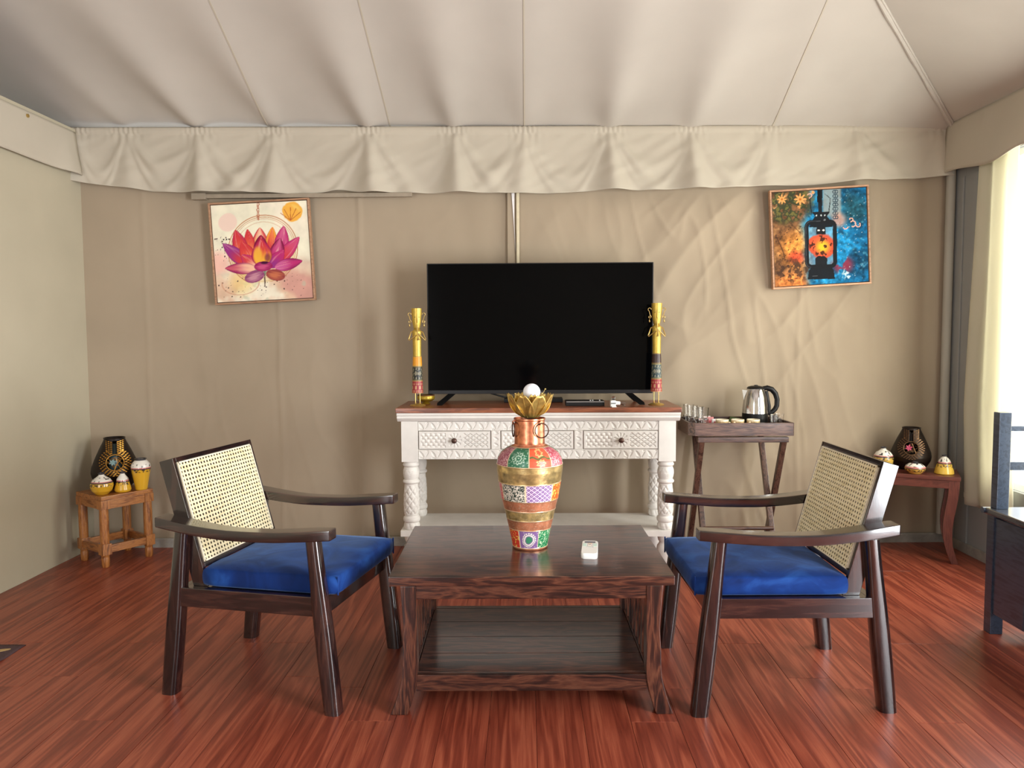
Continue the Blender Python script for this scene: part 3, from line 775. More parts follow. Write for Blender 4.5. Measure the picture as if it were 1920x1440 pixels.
def make_console():
    CX, CY = 0.063, 4.03
    t = thing('console_table', 'white carved console table with brown wood top under the television', 'table', (CX, CY, 0))
    YF = -0.19; YBk = 0.19
    o = MB().box(-0.712, 0.712, YF - 0.032, YBk + 0.015, 0.813, 0.838).build('table_top', M_top, t, bevel=0.003); tag(o, 'brown wood top')
    m = MB()
    m.prism([(YF - 0.026, 0.813), (YF - 0.026, 0.800), (YF - 0.019, 0.797), (YF - 0.021, 0.786), (YF - 0.012, 0.778), (YF - 0.002, 0.768), (YBk, 0.768), (YBk, 0.813)], 'x', -0.708, 0.708)
    m.build('cornice', M_white, t, bevel=0.0015, seg=1)
    for x0, x1 in ((-0.690, -0.606), (0.604, 0.690)):
        for y0, y1 in ((YF, YF + 0.085), (YBk - 0.085, YBk)):
            MB().box(x0, x1, y0, y1, 0.562, 0.768).build('corner_post', M_white, t, bevel=0.002)
    plate('apron_band', -0.606, 0.604, 0.719, 0.768, YF + 0.004, lambda X, Z: chip_band(X, Z, 0.721, 0.766, 0.0605), t, M_white)
    plate('apron_band', -0.606, 0.604, 0.574, 0.624, YF + 0.004, lambda X, Z: chip_band(X, Z, 0.576, 0.622, 0.0605), t, M_white)
    DR = [(-0.604, -0.239), (-0.188, 0.179), (0.227, 0.604)]
    def stile(X, Z):
        g = np.zeros_like(X); xm = X.mean()
        for k in range(3):
            zc = 0.630 + 0.031 * k
            g = np.maximum(g, seg_groove(X, Z, xm - 0.010, zc + 0.026, xm + 0.012, zc + 0.013, 0.004))
            g = np.maximum(g, seg_groove(X, Z, xm - 0.010, zc, xm + 0.012, zc + 0.013, 0.004) * 0.7)
        return -0.006 * g
    for x0, x1 in ((-0.237, -0.190), (0.181, 0.225)):
        plate('drawer_divider', x0, x1, 0.624, 0.719, YF + 0.004, stile, t, M_white)
    knob_m = MB().lathe([(0.004, 0), (0.004, 0.010), (0.010, 0.012), (0.0145, 0.018), (0.013, 0.024), (0.006, 0.028), (0.001, 0.029)], 20)
    # fluted knob
    kv = []
    for i, p in enumerate(knob_m.v):
        a = math.atan2(p[1], p[0]); r = math.hypot(p[0], p[1]); k = 1 + 0.10 * math.cos(a * 10)
        kv.append((r * k * math.cos(a), r * k * math.sin(a), p[2]))
    knob_m.v = kv
    M_knob = plain('bronze knob', (92, 70, 62), 0.4, 0.7)
    for x0, x1 in DR:
        xc = (x0 + x1) / 2
        def dr(X, Z, x0=x0, x1=x1, xc=xc):
            z0, z1 = 0.626, 0.717; zc = (z0 + z1) / 2
            h = np.zeros_like(X)
            inl = (X > x0 + 0.014) & (X < xc - 0.045) & (Z > z0 + 0.009) & (Z < z1 - 0.009)
            inr = (X < x1 - 0.014) & (X > xc + 0.045) & (Z > z0 + 0.009) & (Z < z1 - 0.009)
            # scales on the left: raised lobes in offset rows
            sx, sz = 0.026, 0.0165
            row = np.floor((Z - z0) / sz); uu = ((X / sx + 0.5 * (row % 2)) % 1.0 - 0.5) * sx; ww = (Z - z0) - row * sz
            q = np.hypot(uu / (0.55 * sx), (ww - 0.5 * sz) / (0.75 * sz))
            lob = np.clip(1 - q, 0, 1)
            h = np.where(inl, -0.0065 + 0.0085 * np.sqrt(lob), h)
            # diamond lattice on the right: thin grooves
            p = 0.030; hh = 0.022
            a = ((X - x1) / p + (Z - zc) / hh) % 1.0; b = ((X - x1) / p - (Z - zc) / hh) % 1.0
            g = np.minimum(np.minimum(a, 1 - a), np.minimum(b, 1 - b))
            h = np.where(inr, -0.008 * np.clip(1 - g / 0.15, 0, 1), h)
            # sunburst around the knob
            rr = np.hypot(X - xc, (Z - zc)); th = np.arctan2(Z - zc, X - xc)
            ray_ = np.clip(np.cos(th * 11) - 0.2, 0, 1) * ((rr > 0.016) & (rr < 0.036))
            h = np.where(rr < 0.040, -0.005 * ray_, h)
            return h
        d = plate('drawer', x0 + 0.002, x1 - 0.002, 0.626, 0.717, YF + 0.004, dr, t, M_white, res=0.0022)
        k = knob_m.build('knob', M_knob, d, M=Matrix.Translation((xc, YF + 0.004, 0.6715)) @ Matrix.Rotation(PI / 2, 4, 'X'))
        tag(k, 'fluted bronze knob')
    for x0, x1 in ((-0.690, -0.672), (0.672, 0.690)):
        MB().box(x0, x1, YF + 0.085, YBk - 0.085, 0.574, 0.768).build('side_apron', M_white, t, bevel=0.002)
    MB().box(-0.606, 0.604, YBk - 0.02, YBk - 0.002, 0.574, 0.768).build('rear_apron', M_white, t, bevel=0.002)
    # turned legs with carved lattice
    prof = [(0.036, 0.212), (0.040, 0.218), (0.041, 0.232), (0.038, 0.243), (0.035, 0.248), (0.042, 0.253), (0.0435, 0.263), (0.042, 0.273), (0.036, 0.279), (0.036, 0.285), (0.040, 0.30), (0.041, 0.34), (0.040, 0.38), (0.037, 0.42), (0.034, 0.442), (0.034, 0.447), (0.041, 0.451), (0.043, 0.457), (0.041, 0.464), (0.035, 0.468), (0.039, 0.482), (0.0415, 0.498), (0.041, 0.515), (0.037, 0.528), (0.033, 0.533), (0.040, 0.538), (0.042, 0.545), (0.039, 0.551), (0.036, 0.556), (0.038, 0.563)]
    zs = np.linspace(0.212, 0.563, 150); rs = np.interp(zs, [p[1] for p in prof], [p[0] for p in prof])
    n = 56; m = MB(); vs_ = []
    for z, r in zip(zs, rs):
        for i in range(n):
            a = 2 * PI * i / n; d = 0.0
            if 0.292 < z < 0.438:
                k = 7; p = 0.048
                q1 = (a / (2 * PI) * k + z / p) % 1.0; q2 = (a / (2 * PI) * k - z / p) % 1.0
                g = min(q1, 1 - q1, q2, 1 - q2); d = -0.0058 * max(0, 1 - g / 0.20)
            elif 0.214 < z < 0.243:
                d = -0.004 * max(0, math.cos(a * 8 + z * 60) - 0.3)
            elif 0.472 < z < 0.524:
                g = abs(((a / (2 * PI) * 6) % 1.0) - 0.5); hz = (z - 0.472) / 0.052
                if hz > 0.45: d = -0.003 * max(0, 1 - abs(g - (hz - 0.45) * 0.7) / 0.06)
                else:
                    rr = math.hypot((g) * 0.08, (z - 0.490)); d = -0.003 * max(0, 1 - abs(rr - 0.005) / 0.0025)
            vs_.append(((r + d) * math.cos(a), (r + d) * math.sin(a), z))
    nr = len(zs)
    fs_ = [(k * n + i, k * n + (i + 1) % n, (k + 1) * n + (i + 1) % n, (k + 1) * n + i) for k in range(nr - 1) for i in range(n)]
    fs_ += [tuple(range(n - 1, -1, -1)), tuple((nr - 1) * n + i for i in range(n))]
    m.add(vs_, fs_)
    m.lathe([(0.026, 0.0), (0.029, 0.01), (0.036, 0.04), (0.042, 0.08), (0.043, 0.105), (0.040, 0.124), (0.031, 0.137), (0.030, 0.146), (0.035, 0.152), (0.038, 0.165), (0.036, 0.179)], 32)
    leg = None
    for x in (-0.648, 0.647):
        for y in (YF + 0.043, YBk - 0.043):
            if leg is None: leg = m.build('leg', M_white, t, angle=60); lo = leg
            else: lo = leg.copy(); COL.objects.link(lo); lo.parent = t
            lo.location = (x, y, 0)
    MB().box(-0.700, 0.700, YF - 0.002, YBk + 0.002, 0.1795, 0.2115).build('lower_shelf', M_white, t, bevel=0.003)
make_console()
CT = 0.838   # console top height

# ------------------------------------------------------------------ television and what stands on the console
def make_tv():
    t = thing('television', 'large black flat screen television on splayed feet', 'television', (0.078, 4.06, CT))
    W2 = 0.592; z0, z1 = 0.052, 0.737
    MB().box(-W2, W2, -0.014, 0.016, z0, z1).box(-0.42, 0.42, 0.016, 0.05, z0 + 0.04, z0 + 0.40).build('housing', M_black, t, bevel=0.003)
    m, nt, b = new_mat('dark television screen'); b.inputs['Base Color'].default_value = (0.0012, 0.0013, 0.0018, 1); b.inputs['Roughness'].default_value = 0.09
    b.inputs['Specular IOR Level'].default_value = 0.07
    s = MB().box(-W2 + 0.006, W2 - 0.006, -0.0155, -0.0139, z0 + 0.020, z1 - 0.005).build('screen', m, t)
    MB().box(-W2 + 0.004, W2 - 0.004, -0.017, -0.0138, z0 + 0.001, z0 + 0.018).build('bottom_bezel', M_blackmetal, t, bevel=0.001)
    MB().box(-0.024, 0.024, -0.0172, -0.0165, z0 + 0.006, z0 + 0.010).build('maker_badge', plain('grey badge', (90, 90, 94), 0.4), t)
    for sx in (-1, 1):
        m = MB()
        for dy in (-1, 1):
            pa = [(sx * 0.455, dy * 0.010), (sx * 0.480, dy * 0.010)]
            secs = []
            for q in (0, 0.5, 1):
                x = sx * (0.460 + 0.062 * q); y = dy * (0.006 + 0.10 * q); z = z0 * (1 - q) + 0.002
                secs.append([(x - 0.014, y - 0.009, z), (x + 0.014, y - 0.009, z), (x + 0.014, y + 0.009, z + 0.012), (x - 0.014, y + 0.009, z + 0.012)])
            for s_ in secs[-1:]:
                pass
            m.loft([[(p[0], p[1], max(0.0, p[2] - 0.002)) for p in s_] for s_ in secs])
        m.build('foot', M_black, t, bevel=0.001, seg=1)
make_tv()

def box_thing(name, label, cat, x0, x1, y0, y1, z0, z1, mat_, bevel=0.003, group=None):
    t = thing(name, label, cat, ((x0 + x1) / 2, (y0 + y1) / 2, z0), 0, group)
    dx, dy = (x1 - x0) / 2, (y1 - y0) / 2
    MB().box(-dx, dx, -dy, dy, 0.0, z1 - z0).build('casing', mat_, t, bevel=bevel)
    return t, dx, dy, z1 - z0
t, dx, dy, h = box_thing('set_top_box', 'slim black set-top box with silver top edge beside the plug adapter', 'set-top box', 0.205, 0.400, 3.885, 3.985, CT, CT + 0.026, M_black)
MB().box(-dx + 0.002, dx - 0.002, -dy - 0.0015, -dy + 0.001, h - 0.006, h - 0.001).build('silver_edge', plain('brushed aluminium', (150, 152, 155), 0.3, 0.9), t)
for k in (0.028, 0.040, 0.075):
    MB().cyl((k, -0.02, h), (k, -0.02, h + 0.003), 0.004, n=10).build('button', M_whiteplastic, t)
t, dx, dy, h = box_thing('router', 'flat black router behind the brass lotus', 'router', -0.115, 0.200, 4.105, 4.20, CT, CT + 0.022, M_black)
MB().cyl((-dx + 0.02, dy - 0.01, h - 0.004), (-dx - 0.075, dy - 0.035, 0.046), 0.005, 0.004, n=10).build('antenna', M_black, t)
for k in range(3):
    MB().box(-0.02 + 0.02 * k, -0.014 + 0.02 * k, -dy - 0.0008, -dy + 0.001, 0.009, 0.012).build('indicator', plain('grey indicator', (80, 84, 88), 0.4), t)
# white plug adapter
t = thing('plug_adapter', 'small white plug adapter with metal prongs on the console', 'adapter', (0.437, 3.835, CT), math.radians(6))
MB().box(-0.014, 0.014, -0.010, 0.012, 0.0, 0.034).build('body', M_whiteplastic, t, bevel=0.004)
MB().box(-0.012, 0.012, -0.0112, -0.0098, 0.016, 0.022).build('label_plate', plain('grey print', (120, 122, 124), 0.5), t)
MB().tube([(-0.010, -0.008, 0.0035), (0.010, -0.008, 0.0035), (0.010, -0.026, 0.0035), (-0.010, -0.026, 0.0035)], 0.003, 8, closed=True).build('socket_ring', M_whiteplastic, t)
MB().cyl((0.014, 0.004, 0.020), (0.036, 0.006, 0.018), 0.010, n=16).build('plug_barrel', M_whiteplastic, t)
MB().cyl((0.036, 0.002, 0.022), (0.068, 0.004, 0.016), 0.0028, n=8).build('prong', M_steel, t)
MB().cyl((0.036, 0.010, 0.013), (0.066, 0.016, 0.006), 0.0028, n=8).build('prong', M_steel, t)
MB().sphere((0.002, 0.004, 0.044), 0.010, 14, 8).build('cap', M_glass, t)

# gold bowl behind the left figure
t = thing('brass_bowl', 'small yellow brass bowl behind the flute player figure', 'bowl', (-0.527, 4.055, CT))
MB().lathe([(0.022, 0), (0.024, 0.004), (0.014, 0.010), (0.030, 0.014), (0.046, 0.026), (0.048, 0.036), (0.044, 0.046), (0.041, 0.046), (0.043, 0.036), (0.040, 0.028), (0.001, 0.018)], 28, capt=False).build('bowl_shell', plain('mustard brass', (168, 140, 44), 0.35, 0.5), t)
MB().lathe([(0.0405, 0.045), (0.046, 0.0445), (0.0465, 0.048), (0.0405, 0.049)], 28, capb=False, capt=False).build('rim', plain('brown rim', (92, 46, 26), 0.4), t)

# ------------------------------------------------------------------ flute player figures
def lathe_grid(prof, nz, n):
    zs = np.linspace(prof[0][1], prof[-1][1], nz); rs = np.interp(zs, [p[1] for p in prof], [p[0] for p in prof])
    PH, Z = np.meshgrid(np.linspace(-PI, PI, n, endpoint=False), zs)   # PH = angle from the camera side, positive to the right
    R = np.interp(Z, [p[1] for p in prof], [p[0] for p in prof])
    return PH, Z, R
def painted_lathe(name, prof, nz, n, colfun, mat_, parent, cap=True, disp=None):
    PH, Z, R = lathe_grid(prof, nz, n)
    if disp is not None: R = R + disp(PH, Z)
    X = R * np.sin(PH); Y = -R * np.cos(PH)
    m = MB(); vs_ = np.stack([X, Y, Z], -1).reshape(-1, 3).tolist()
    fs_ = [(k * n + i, k * n + (i + 1) % n, (k + 1) * n + (i + 1) % n, (k + 1) * n + i) for k in range(nz - 1) for i in range(n)]
    if cap: fs_ += [tuple(range(n - 1, -1, -1)), tuple((nz - 1) * n + i for i in range(n))]
    m.add(vs_, fs_); o = m.build(name, mat_, parent, angle=50)
    rgb, al = colfun(PH, Z, R)
    paint(o, np.clip(rgb, 0, 255).reshape(-1, 3) / 255.0, None if al is None else al.ravel())
    return o
GOLD = np.array([198, 168, 76.]); COPPER = np.array([214, 140, 104.])
def base_rgb(PH, c):
    return np.ones(PH.shape + (3,)) * np.asarray(c, float)
def figure(loc, rz, label, bands, h=0.50):
    s = h / 0.50
    t = thing('flute_player_figure', label, 'figurine', loc, rz, 'pair of tin flute players beside the television')
    MB().lathe([(0.040, 0), (0.041, 0.003), (0.036, 0.006), (0.020, 0.010), (0.001, 0.012)], 28).build('base', M_gold, t)
    for sx in (-1, 1):
        MB().cyl((sx * 0.0115, 0, 0.010), (sx * 0.0115, 0, 0.072 * s), 0.0024, n=8).build('leg', M_goldwire, t)
        MB().sphere((sx * 0.0115, -0.003, 0.014), 0.004, 10, 6).build('foot', M_goldwire, t)
    z = 0.066 * s
    rr = [0.029, 0.0265, 0.0245, 0.0225]
    cuts = [0.066, 0.130, 0.205, 0.255]
    for k, (c, style) in enumerate(bands):
        z0, z1 = cuts[k] * s, cuts[k + 1] * s
        def cf(PH, Z, R, c=c, style=style, z0=z0, z1=z1):
            rgb = base_rgb(PH, c); u = PH * 8 / (2 * PI) * 2; v = (Z - z0) / (z1 - z0)
            if style == 1:
                q = np.abs(np.hypot(((u * 1.0) % 1 - 0.5) * 1.2, v - 0.45) - 0.32); rgb = mixc(rgb, (206, 178, 120), (q < 0.06) * 0.8)
            if style == 2:
                q = np.abs(np.abs((u * 0.6) % 1 - 0.5) + np.abs(v - 0.5) * 0.8 - 0.28); rgb = mixc(rgb, (190, 180, 150), (q < 0.05) * 0.85)
                rgb = mixc(rgb, (190, 180, 150), (vn(PH * 14, Z * 600, 1.0) > 0.83) * 0.6)
            if style == 3:
                rgb = mixc(rgb, (60, 44, 36), sstep(0.55, 0.7, vn(PH * 6, Z * 200)) * 0.4)
            rgb = mixc(rgb, (200, 170, 96), ((v > 0.93) | (v < 0.05)) * 0.6)
            return rgb, np.zeros_like(Z)
        painted_lathe('skirt_band', [(rr[k], z0), (rr[k + 1], z1 - 0.001)], 24, 40, cf, M_fig, t)
    # torso and crown-like head
    def gold(PH, Z, R):
        rgb = base_rgb(PH, GOLD); rgb = rgb * (0.9 + 0.2 * fbm(PH * 3, Z * 80, 1.0)[..., None]); return rgb, np.ones_like(Z) * 0.6
    zt = 0.255 * s
    painted_lathe('torso', [(0.0215, zt), (0.0215, zt + 0.03 * s), (0.023, zt + 0.105 * s), (0.024, zt + 0.130 * s), (0.014, zt + 0.140 * s)], 24, 32, gold, M_fig, t)
    zh = zt + 0.136 * s
    hd = painted_lathe('head', [(0.012, zh), (0.017, zh + 0.008 * s), (0.022, zh + 0.035 * s), (0.026, zh + 0.085 * s), (0.027, zh + 0.109 * s)], 24, 32, gold, M_fig, t)
    m = MB(); zn = zh + 0.035 * s
    m.add([(-0.004, -0.0205, zn), (0.004, -0.0205, zn), (0.0, -0.031, zn + 0.004), (-0.002, -0.0255, zn + 0.042 * s), (0.002, -0.0255, zn + 0.042 * s)], [(0, 1, 2), (0, 2, 3), (1, 4, 2), (2, 4, 3)])
    m.build('nose', M_gold, hd, smooth=False)
    for sx in (-1, 1):
        MB().sphere((sx * 0.011, -0.0235, zh + 0.064 * s), 0.0032, 10, 6, 0.5).build('eye', plain('dark eye', (60, 40, 30), 0.5), hd)
        # curled ear ring
        pts = []
        for k in range(26):
            q = k / 25
            if q < 0.5:
                a = PI * 1.0 - 2.9 * PI * (q / 0.5) * 0.5; r = 0.008
                pts.append((sx * (0.036 + r * math.cos(a)), -0.004, zh + 0.078 * s + r * math.sin(a)))
            else:
                w = (q - 0.5) / 0.5; a = PI * 0.5 + 2.4 * PI * w; r = 0.009 * (1 - 0.75 * w)
                pts.append((sx * (0.036 + r * math.cos(a)), -0.004, zh + 0.042 * s + r * math.sin(a)))
        MB().tube(pts, 0.0021, 6).build('ear_scroll', M_goldwire, hd)
        MB().lathe([(0.001, zh + 0.014 * s), (0.004, zh + 0.019 * s), (0.003, zh + 0.026 * s), (0.001, zh + 0.032 * s)], 8, (sx * 0.037, -0.004)).build('ear_drop', M_goldwire, hd)
        zs_ = zt + 0.128 * s
        MB().tube([(sx * 0.020, 0, zs_), (sx * 0.030, -0.004, zs_ - 0.004), (sx * 0.044, -0.010, zs_ - 0.042 * s), (sx * 0.041, -0.014, zs_ - 0.046 * s), (sx * 0.006, -0.032, zs_ - 0.016 * s + sx * 0.004)], 0.0032, 8).build('arm', M_goldwire, t)
    fl = MB().tube([(0.000, -0.027, zh + 0.022 * s), (0.001, -0.034, zh - 0.012 * s), (0.004, -0.040, zh - 0.040 * s)], [0.0022, 0.0026, 0.003], 10)
    fl.lathe([(0.003, zh - 0.052 * s), (0.008, zh - 0.054 * s), (0.003, zh - 0.040 * s)], 14, (0.0045, -0.0405), capb=False, capt=False)
    fl.build('flute', M_goldwire, t)
    return t
figure((-0.556, 3.948, CT), math.radians(12), 'golden tin flute player figure with orange waist band beside the brass bowl',
       [((150, 40, 52), 1), ((34, 36, 32), 2), ((222, 150, 36), 0)], 0.500)
figure((0.672, 3.952, CT), math.radians(-6), 'golden tin flute player figure with dark waist band near the glass tumblers',
       [((150, 34, 48), 1), ((40, 62, 66), 2), ((58, 38, 36), 3)], 0.520)

# ------------------------------------------------------------------ painted copper vase with brass lotus
TT = 0.448
def make_vase():
    t = thing('painted_vase', 'tall painted copper vase with ring handles on the coffee table', 'vase', (0.014, 2.70, TT), 0)
    prof = [(0.060, 0.0), (0.063, 0.004), (0.0625, 0.010), (0.075, 0.072), (0.091, 0.140), (0.102, 0.186), (0.111, 0.240), (0.1165, 0.278), (0.1170, 0.298), (0.113, 0.322), (0.100, 0.342), (0.080, 0.356), (0.056, 0.366), (0.0535, 0.370)]
    B = [0.0, 0.008, 0.072, 0.107, 0.141, 0.178, 0.238, 0.300, 0.362, 0.371]
    def cf(PH, Z, R):
        deg = np.degrees(PH); rgb = base_rgb(PH, COPPER); al = np.ones_like(Z) * 0.62
        mott = fbm(PH * 4, Z * 40, 1.0, 2)
        rgb = rgb * (0.75 + 0.45 * mott[..., None])
        def band(a, b): return (Z >= a) & (Z < b)
        brass = np.array([190, 164, 108.])
        for a, b in ((B[3], B[4]), (B[6], B[7])):
            mk = band(a, b); rgb[mk] = (brass * (0.62 + 0.75 * fbm(PH * 5, Z * 50, 1.2, 6))[..., None])[mk]
        # stamped white dots on the metal bands
        dots = (vn(PH * 30, Z * 420, 1.0, 3) > 0.80) & (band(B[2], B[5])); rgb[dots] = rgb[dots] * 0.5 + np.array([236, 214, 190]) * 0.5
        def patch(a, b, d0, step, cols):
            mk = band(a, b); idx = np.floor((deg - d0) / step).astype(int)
            f = (deg - d0) / step - idx; g = (Z - a) / (b - a)
            for k in range(-12, 13):
                c, st = cols[k % len(cols)]
                mm = mk & (idx == k)
                if not mm.any(): continue
                col = np.ones(rgb.shape) * np.array(c, float)
                x = f - 0.5; y = g - 0.5
                white = np.array([236, 228, 214.])
                if st == 'speck':
                    q = vn(PH * 46, Z * 520, 1.0, 1) > 0.52; col[q] = white
                elif st == 'lattice':
                    a1 = (f * 5 + g * 4) % 1; a2 = (f * 5 - g * 4) % 1
                    q = (np.minimum(np.minimum(a1, 1 - a1), np.minimum(a2, 1 - a2)) < 0.12) | (np.hypot(a1 - 0.5, a2 - 0.5) < 0.13)
                    col[q] = np.array([232, 208, 228.])
                elif st == 'mandala':
                    r = np.hypot(x, y * 1.0); th = np.arctan2(y, x)
                    q = (np.abs(r - 0.14 - 0.02 * np.cos(8 * th)) < 0.025) | (np.abs(r - 0.28 - 0.04 * np.cos(12 * th)) < 0.03) | (r < 0.05)
                    q &= vn(PH * 60, Z * 700, 1.0, 9) > 0.35; col[q] = np.array([196, 220, 200.])
                    q2 = (vn(PH * 40, Z * 500, 1.0, 4) > 0.86); col[q2] = np.array([170, 204, 180.])
                elif st == 'flower':
                    for fx, fy in ((0.0, 0.28), (0.02, -0.25)):
                        r = np.hypot(x - fx, (y - fy)); th = np.arctan2(y - fy, x - fx)
                        q = np.abs(r - 0.16 - 0.04 * np.cos(7 * th)) < 0.035; col[q] = np.array([244, 196, 130.])
                    q = (np.abs(y - 0.02 - 0.06 * np.sin(f * 12)) < 0.05); col[q] = np.array([96, 104, 60.])
                elif st == 'paisley':
                    r = np.hypot((x + 0.02) * 1.0, (y + 0.06) * 0.9); th = np.arctan2(y + 0.06, x + 0.02)
                    sh = r - 0.10 * np.clip(np.cos(th - 1.0), 0, 1)
                    q = (np.abs(sh - 0.30) < 0.035) & (np.sin(th * 22) > -0.3); col[q] = white
                    q = np.abs(sh - 0.21) < 0.03; col[q] = white
                    q = sh < 0.14; col[q] = np.array([60, 130, 96.])
                    q = (vn(PH * 40, Z * 480, 1, 8) > 0.88) & (sh > 0.36); col[q] = white
                elif st == 'bloom':
                    q = vn(PH * 26, Z * 300, 1.0, 5) > 0.70; col[q] = np.array([216, 236, 196.])
                elif st == 'mosaic':
                    q = vn(PH * 34, Z * 380, 1.0, 7) > 0.66; col[q] = np.array([214, 170, 176.])
                elif st == 'gold':
                    q = vn(PH * 20, Z * 240, 1.0, 11) > 0.66; col[q] = np.array([226, 190, 90.])
                edge = (f < 0.02) | (f > 0.98); col[edge] = np.array([226, 206, 170.])
                rgb[mm] = col[mm]; al[mm] = 0.0
        patch(B[7], B[8], -42, 41, [((38, 104, 76), 'mandala'), ((222, 92, 62), 'flower'), ((172, 66, 84), 'mosaic'), ((60, 110, 100), 'bloom'), ((150, 78, 96), 'mosaic')])
        patch(B[5], B[6], -62, 54, [((44, 62, 54), 'speck'), ((112, 74, 142), 'lattice'), ((228, 100, 44), 'gold'), ((54, 120, 84), 'mandala'), ((206, 92, 96), 'mosaic')])
        patch(B[1], B[2], -32, 56, [((130, 96, 150), 'paisley'), ((22, 128, 78), 'bloom'), ((206, 120, 50), 'flower'), ((60, 90, 120), 'speck'), ((204, 58, 44), 'gold')])
        for b in B[1:9]:
            ln = np.abs(Z - b) < 0.0014; rgb[ln] = np.array([222, 196, 160.]); al[ln] = 0.6
        return rgb, al
    def dent(PH, Z):
        d = 0.0010 * (fbm(PH * 3, Z * 30, 1.0, 4) - 0.5)
        for b in B[1:9]: d = d + 0.0010 * np.exp(-((Z - b) / 0.0016) ** 2)
        return d
    painted_lathe('vase_body', prof, 300, 240, cf, M_vase, t, disp=dent)
    M_cop = plain('hammered copper', (204, 132, 100), 0.33, 1.0, var=0.3, nscale=55, bumpy=0.35)
    MB().lathe([(0.0525, 0.366), (0.0540, 0.372), (0.0535, 0.378), (0.0535, 0.452), (0.0560, 0.455), (0.0560, 0.460), (0.0520, 0.460), (0.0515, 0.380)], 48, capb=False, capt=False).build('neck', M_cop, t)
    MB().lathe([(0.0002, 0.4515), (0.0518, 0.452)], 40, capb=False, capt=False).build('neck_plate', M_blackmetal, t)
    M_ring = plain('dark iron ring', (70, 46, 34), 0.4, 0.8)
    for ph, tilt in ((-72, 0.2), (38, 0.2), (150, 0.2)):
        a = math.radians(ph); ux, uy = math.sin(a), -math.cos(a)
        cx, cy, cz = ux * 0.0600, uy * 0.0600, 0.421
        tx, ty = -uy, ux   # tangent
        sw = math.radians(25 if ph == 38 else 8)
        dxr, dyr = tx * math.cos(sw) + ux * math.sin(sw), ty * math.cos(sw) + uy * math.sin(sw)
        if ph == 38: cx += ux * 0.008; cy += uy * 0.008
        pts = [(cx + dxr * 0.024 * math.cos(q), cy + dyr * 0.024 * math.cos(q), cz + 0.025 * math.sin(q)) for q in [2 * PI * k / 32 for k in range(32)]]
        r = MB().tube(pts, 0.0021, 8, closed=True).build('ring_handle', M_ring, t)
        MB().tube([(ux * 0.052, uy * 0.052, 0.452), (ux * 0.062, uy * 0.062, 0.450), (ux * 0.063, uy * 0.063, 0.442), (ux * 0.052, uy * 0.052, 0.440)], 0.0024, 8).build('ring_lug', M_cop, r)
    return t
make_vase()
def make_lotus():
    t = thing('brass_lotus', 'brass lotus flower holding a white globe on top of the vase', 'lotus lamp', (0.016, 2.70, TT + 0.4605), 0)
    MB().lathe([(0.020, 0.0), (0.026, 0.002), (0.030, 0.010), (0.024, 0.018), (0.012, 0.024)], 24).build('cup', M_gold, t)
    def petal(a, ln, lean, wid, curl, zb):
        def f(u, v):
            q = v; w = wid * max(0.06, math.sin(PI * (q * 0.84 + 0.12))) ** 0.7
            s = (u - 0.5) * 2
            rad = 0.022 + ln * (math.sin(lean) * q ** 0.75) + curl * q ** 4
            z = zb + ln * math.cos(lean) * q ** 1.35
            x = rad - 0.014 * (s * s) * (-1) * 0.6 * math.sin(PI * q); y = s * w
            ca, sa = math.cos(a), math.sin(a)
            z += 0.006 * s * s
            return (x * ca - y * sa, x * sa + y * ca, z)
        o = MB().grid(10, 14, f).build('petal', M_gold, t, angle=180)
        so = o.modifiers.new('sheet', 'SOLIDIFY'); so.thickness = 0.0012
        pts = [f(0.5, 0.05 + 0.9 * k / 10) for k in range(11)]
        MB().tube(pts, 0.0016, 6).build('midrib', M_gold, o)
    for k in range(8):
        petal(-PI / 2 - 0.32 + 2 * PI * k / 8, 0.094, 0.56, 0.033, 0.006 if k % 2 else 0.012, 0.0)
    for k in range(6):
        petal(-PI / 2 + 0.2 + 2 * PI * k / 6, 0.080, 0.36, 0.027, 0.003, 0.006)
    for k, (ax, hh) in enumerate(((-0.052, 0.086), (-0.030, 0.080), (0.042, 0.086), (0.030, 0.092), (0.054, 0.100), (-0.012, 0.084))):
        yy = (-0.02, 0.03, -0.01, 0.03, 0.015, 0.04)[k]
        s = MB().tube([(ax * 0.2, yy * 0.2, 0.012), (ax * 0.7, yy * 0.7, hh * 0.7), (ax, yy, hh)], 0.0011, 6).build('stamen', M_goldwire, t)
        MB().sphere((ax, yy, hh), 0.0030, 10, 6).build('anther', M_goldwire, s)
    g = MB().sphere((0.006, -0.004, 0.0905), 0.0305, 36, 20).build('globe', M_globe, t); tag(g, 'frosted white globe')
    MB().lathe([(0.013, 0.018), (0.013, 0.055), (0.016, 0.066)], 18, (0.006, -0.004)).build('socket', M_whiteplastic, t)
make_lotus()

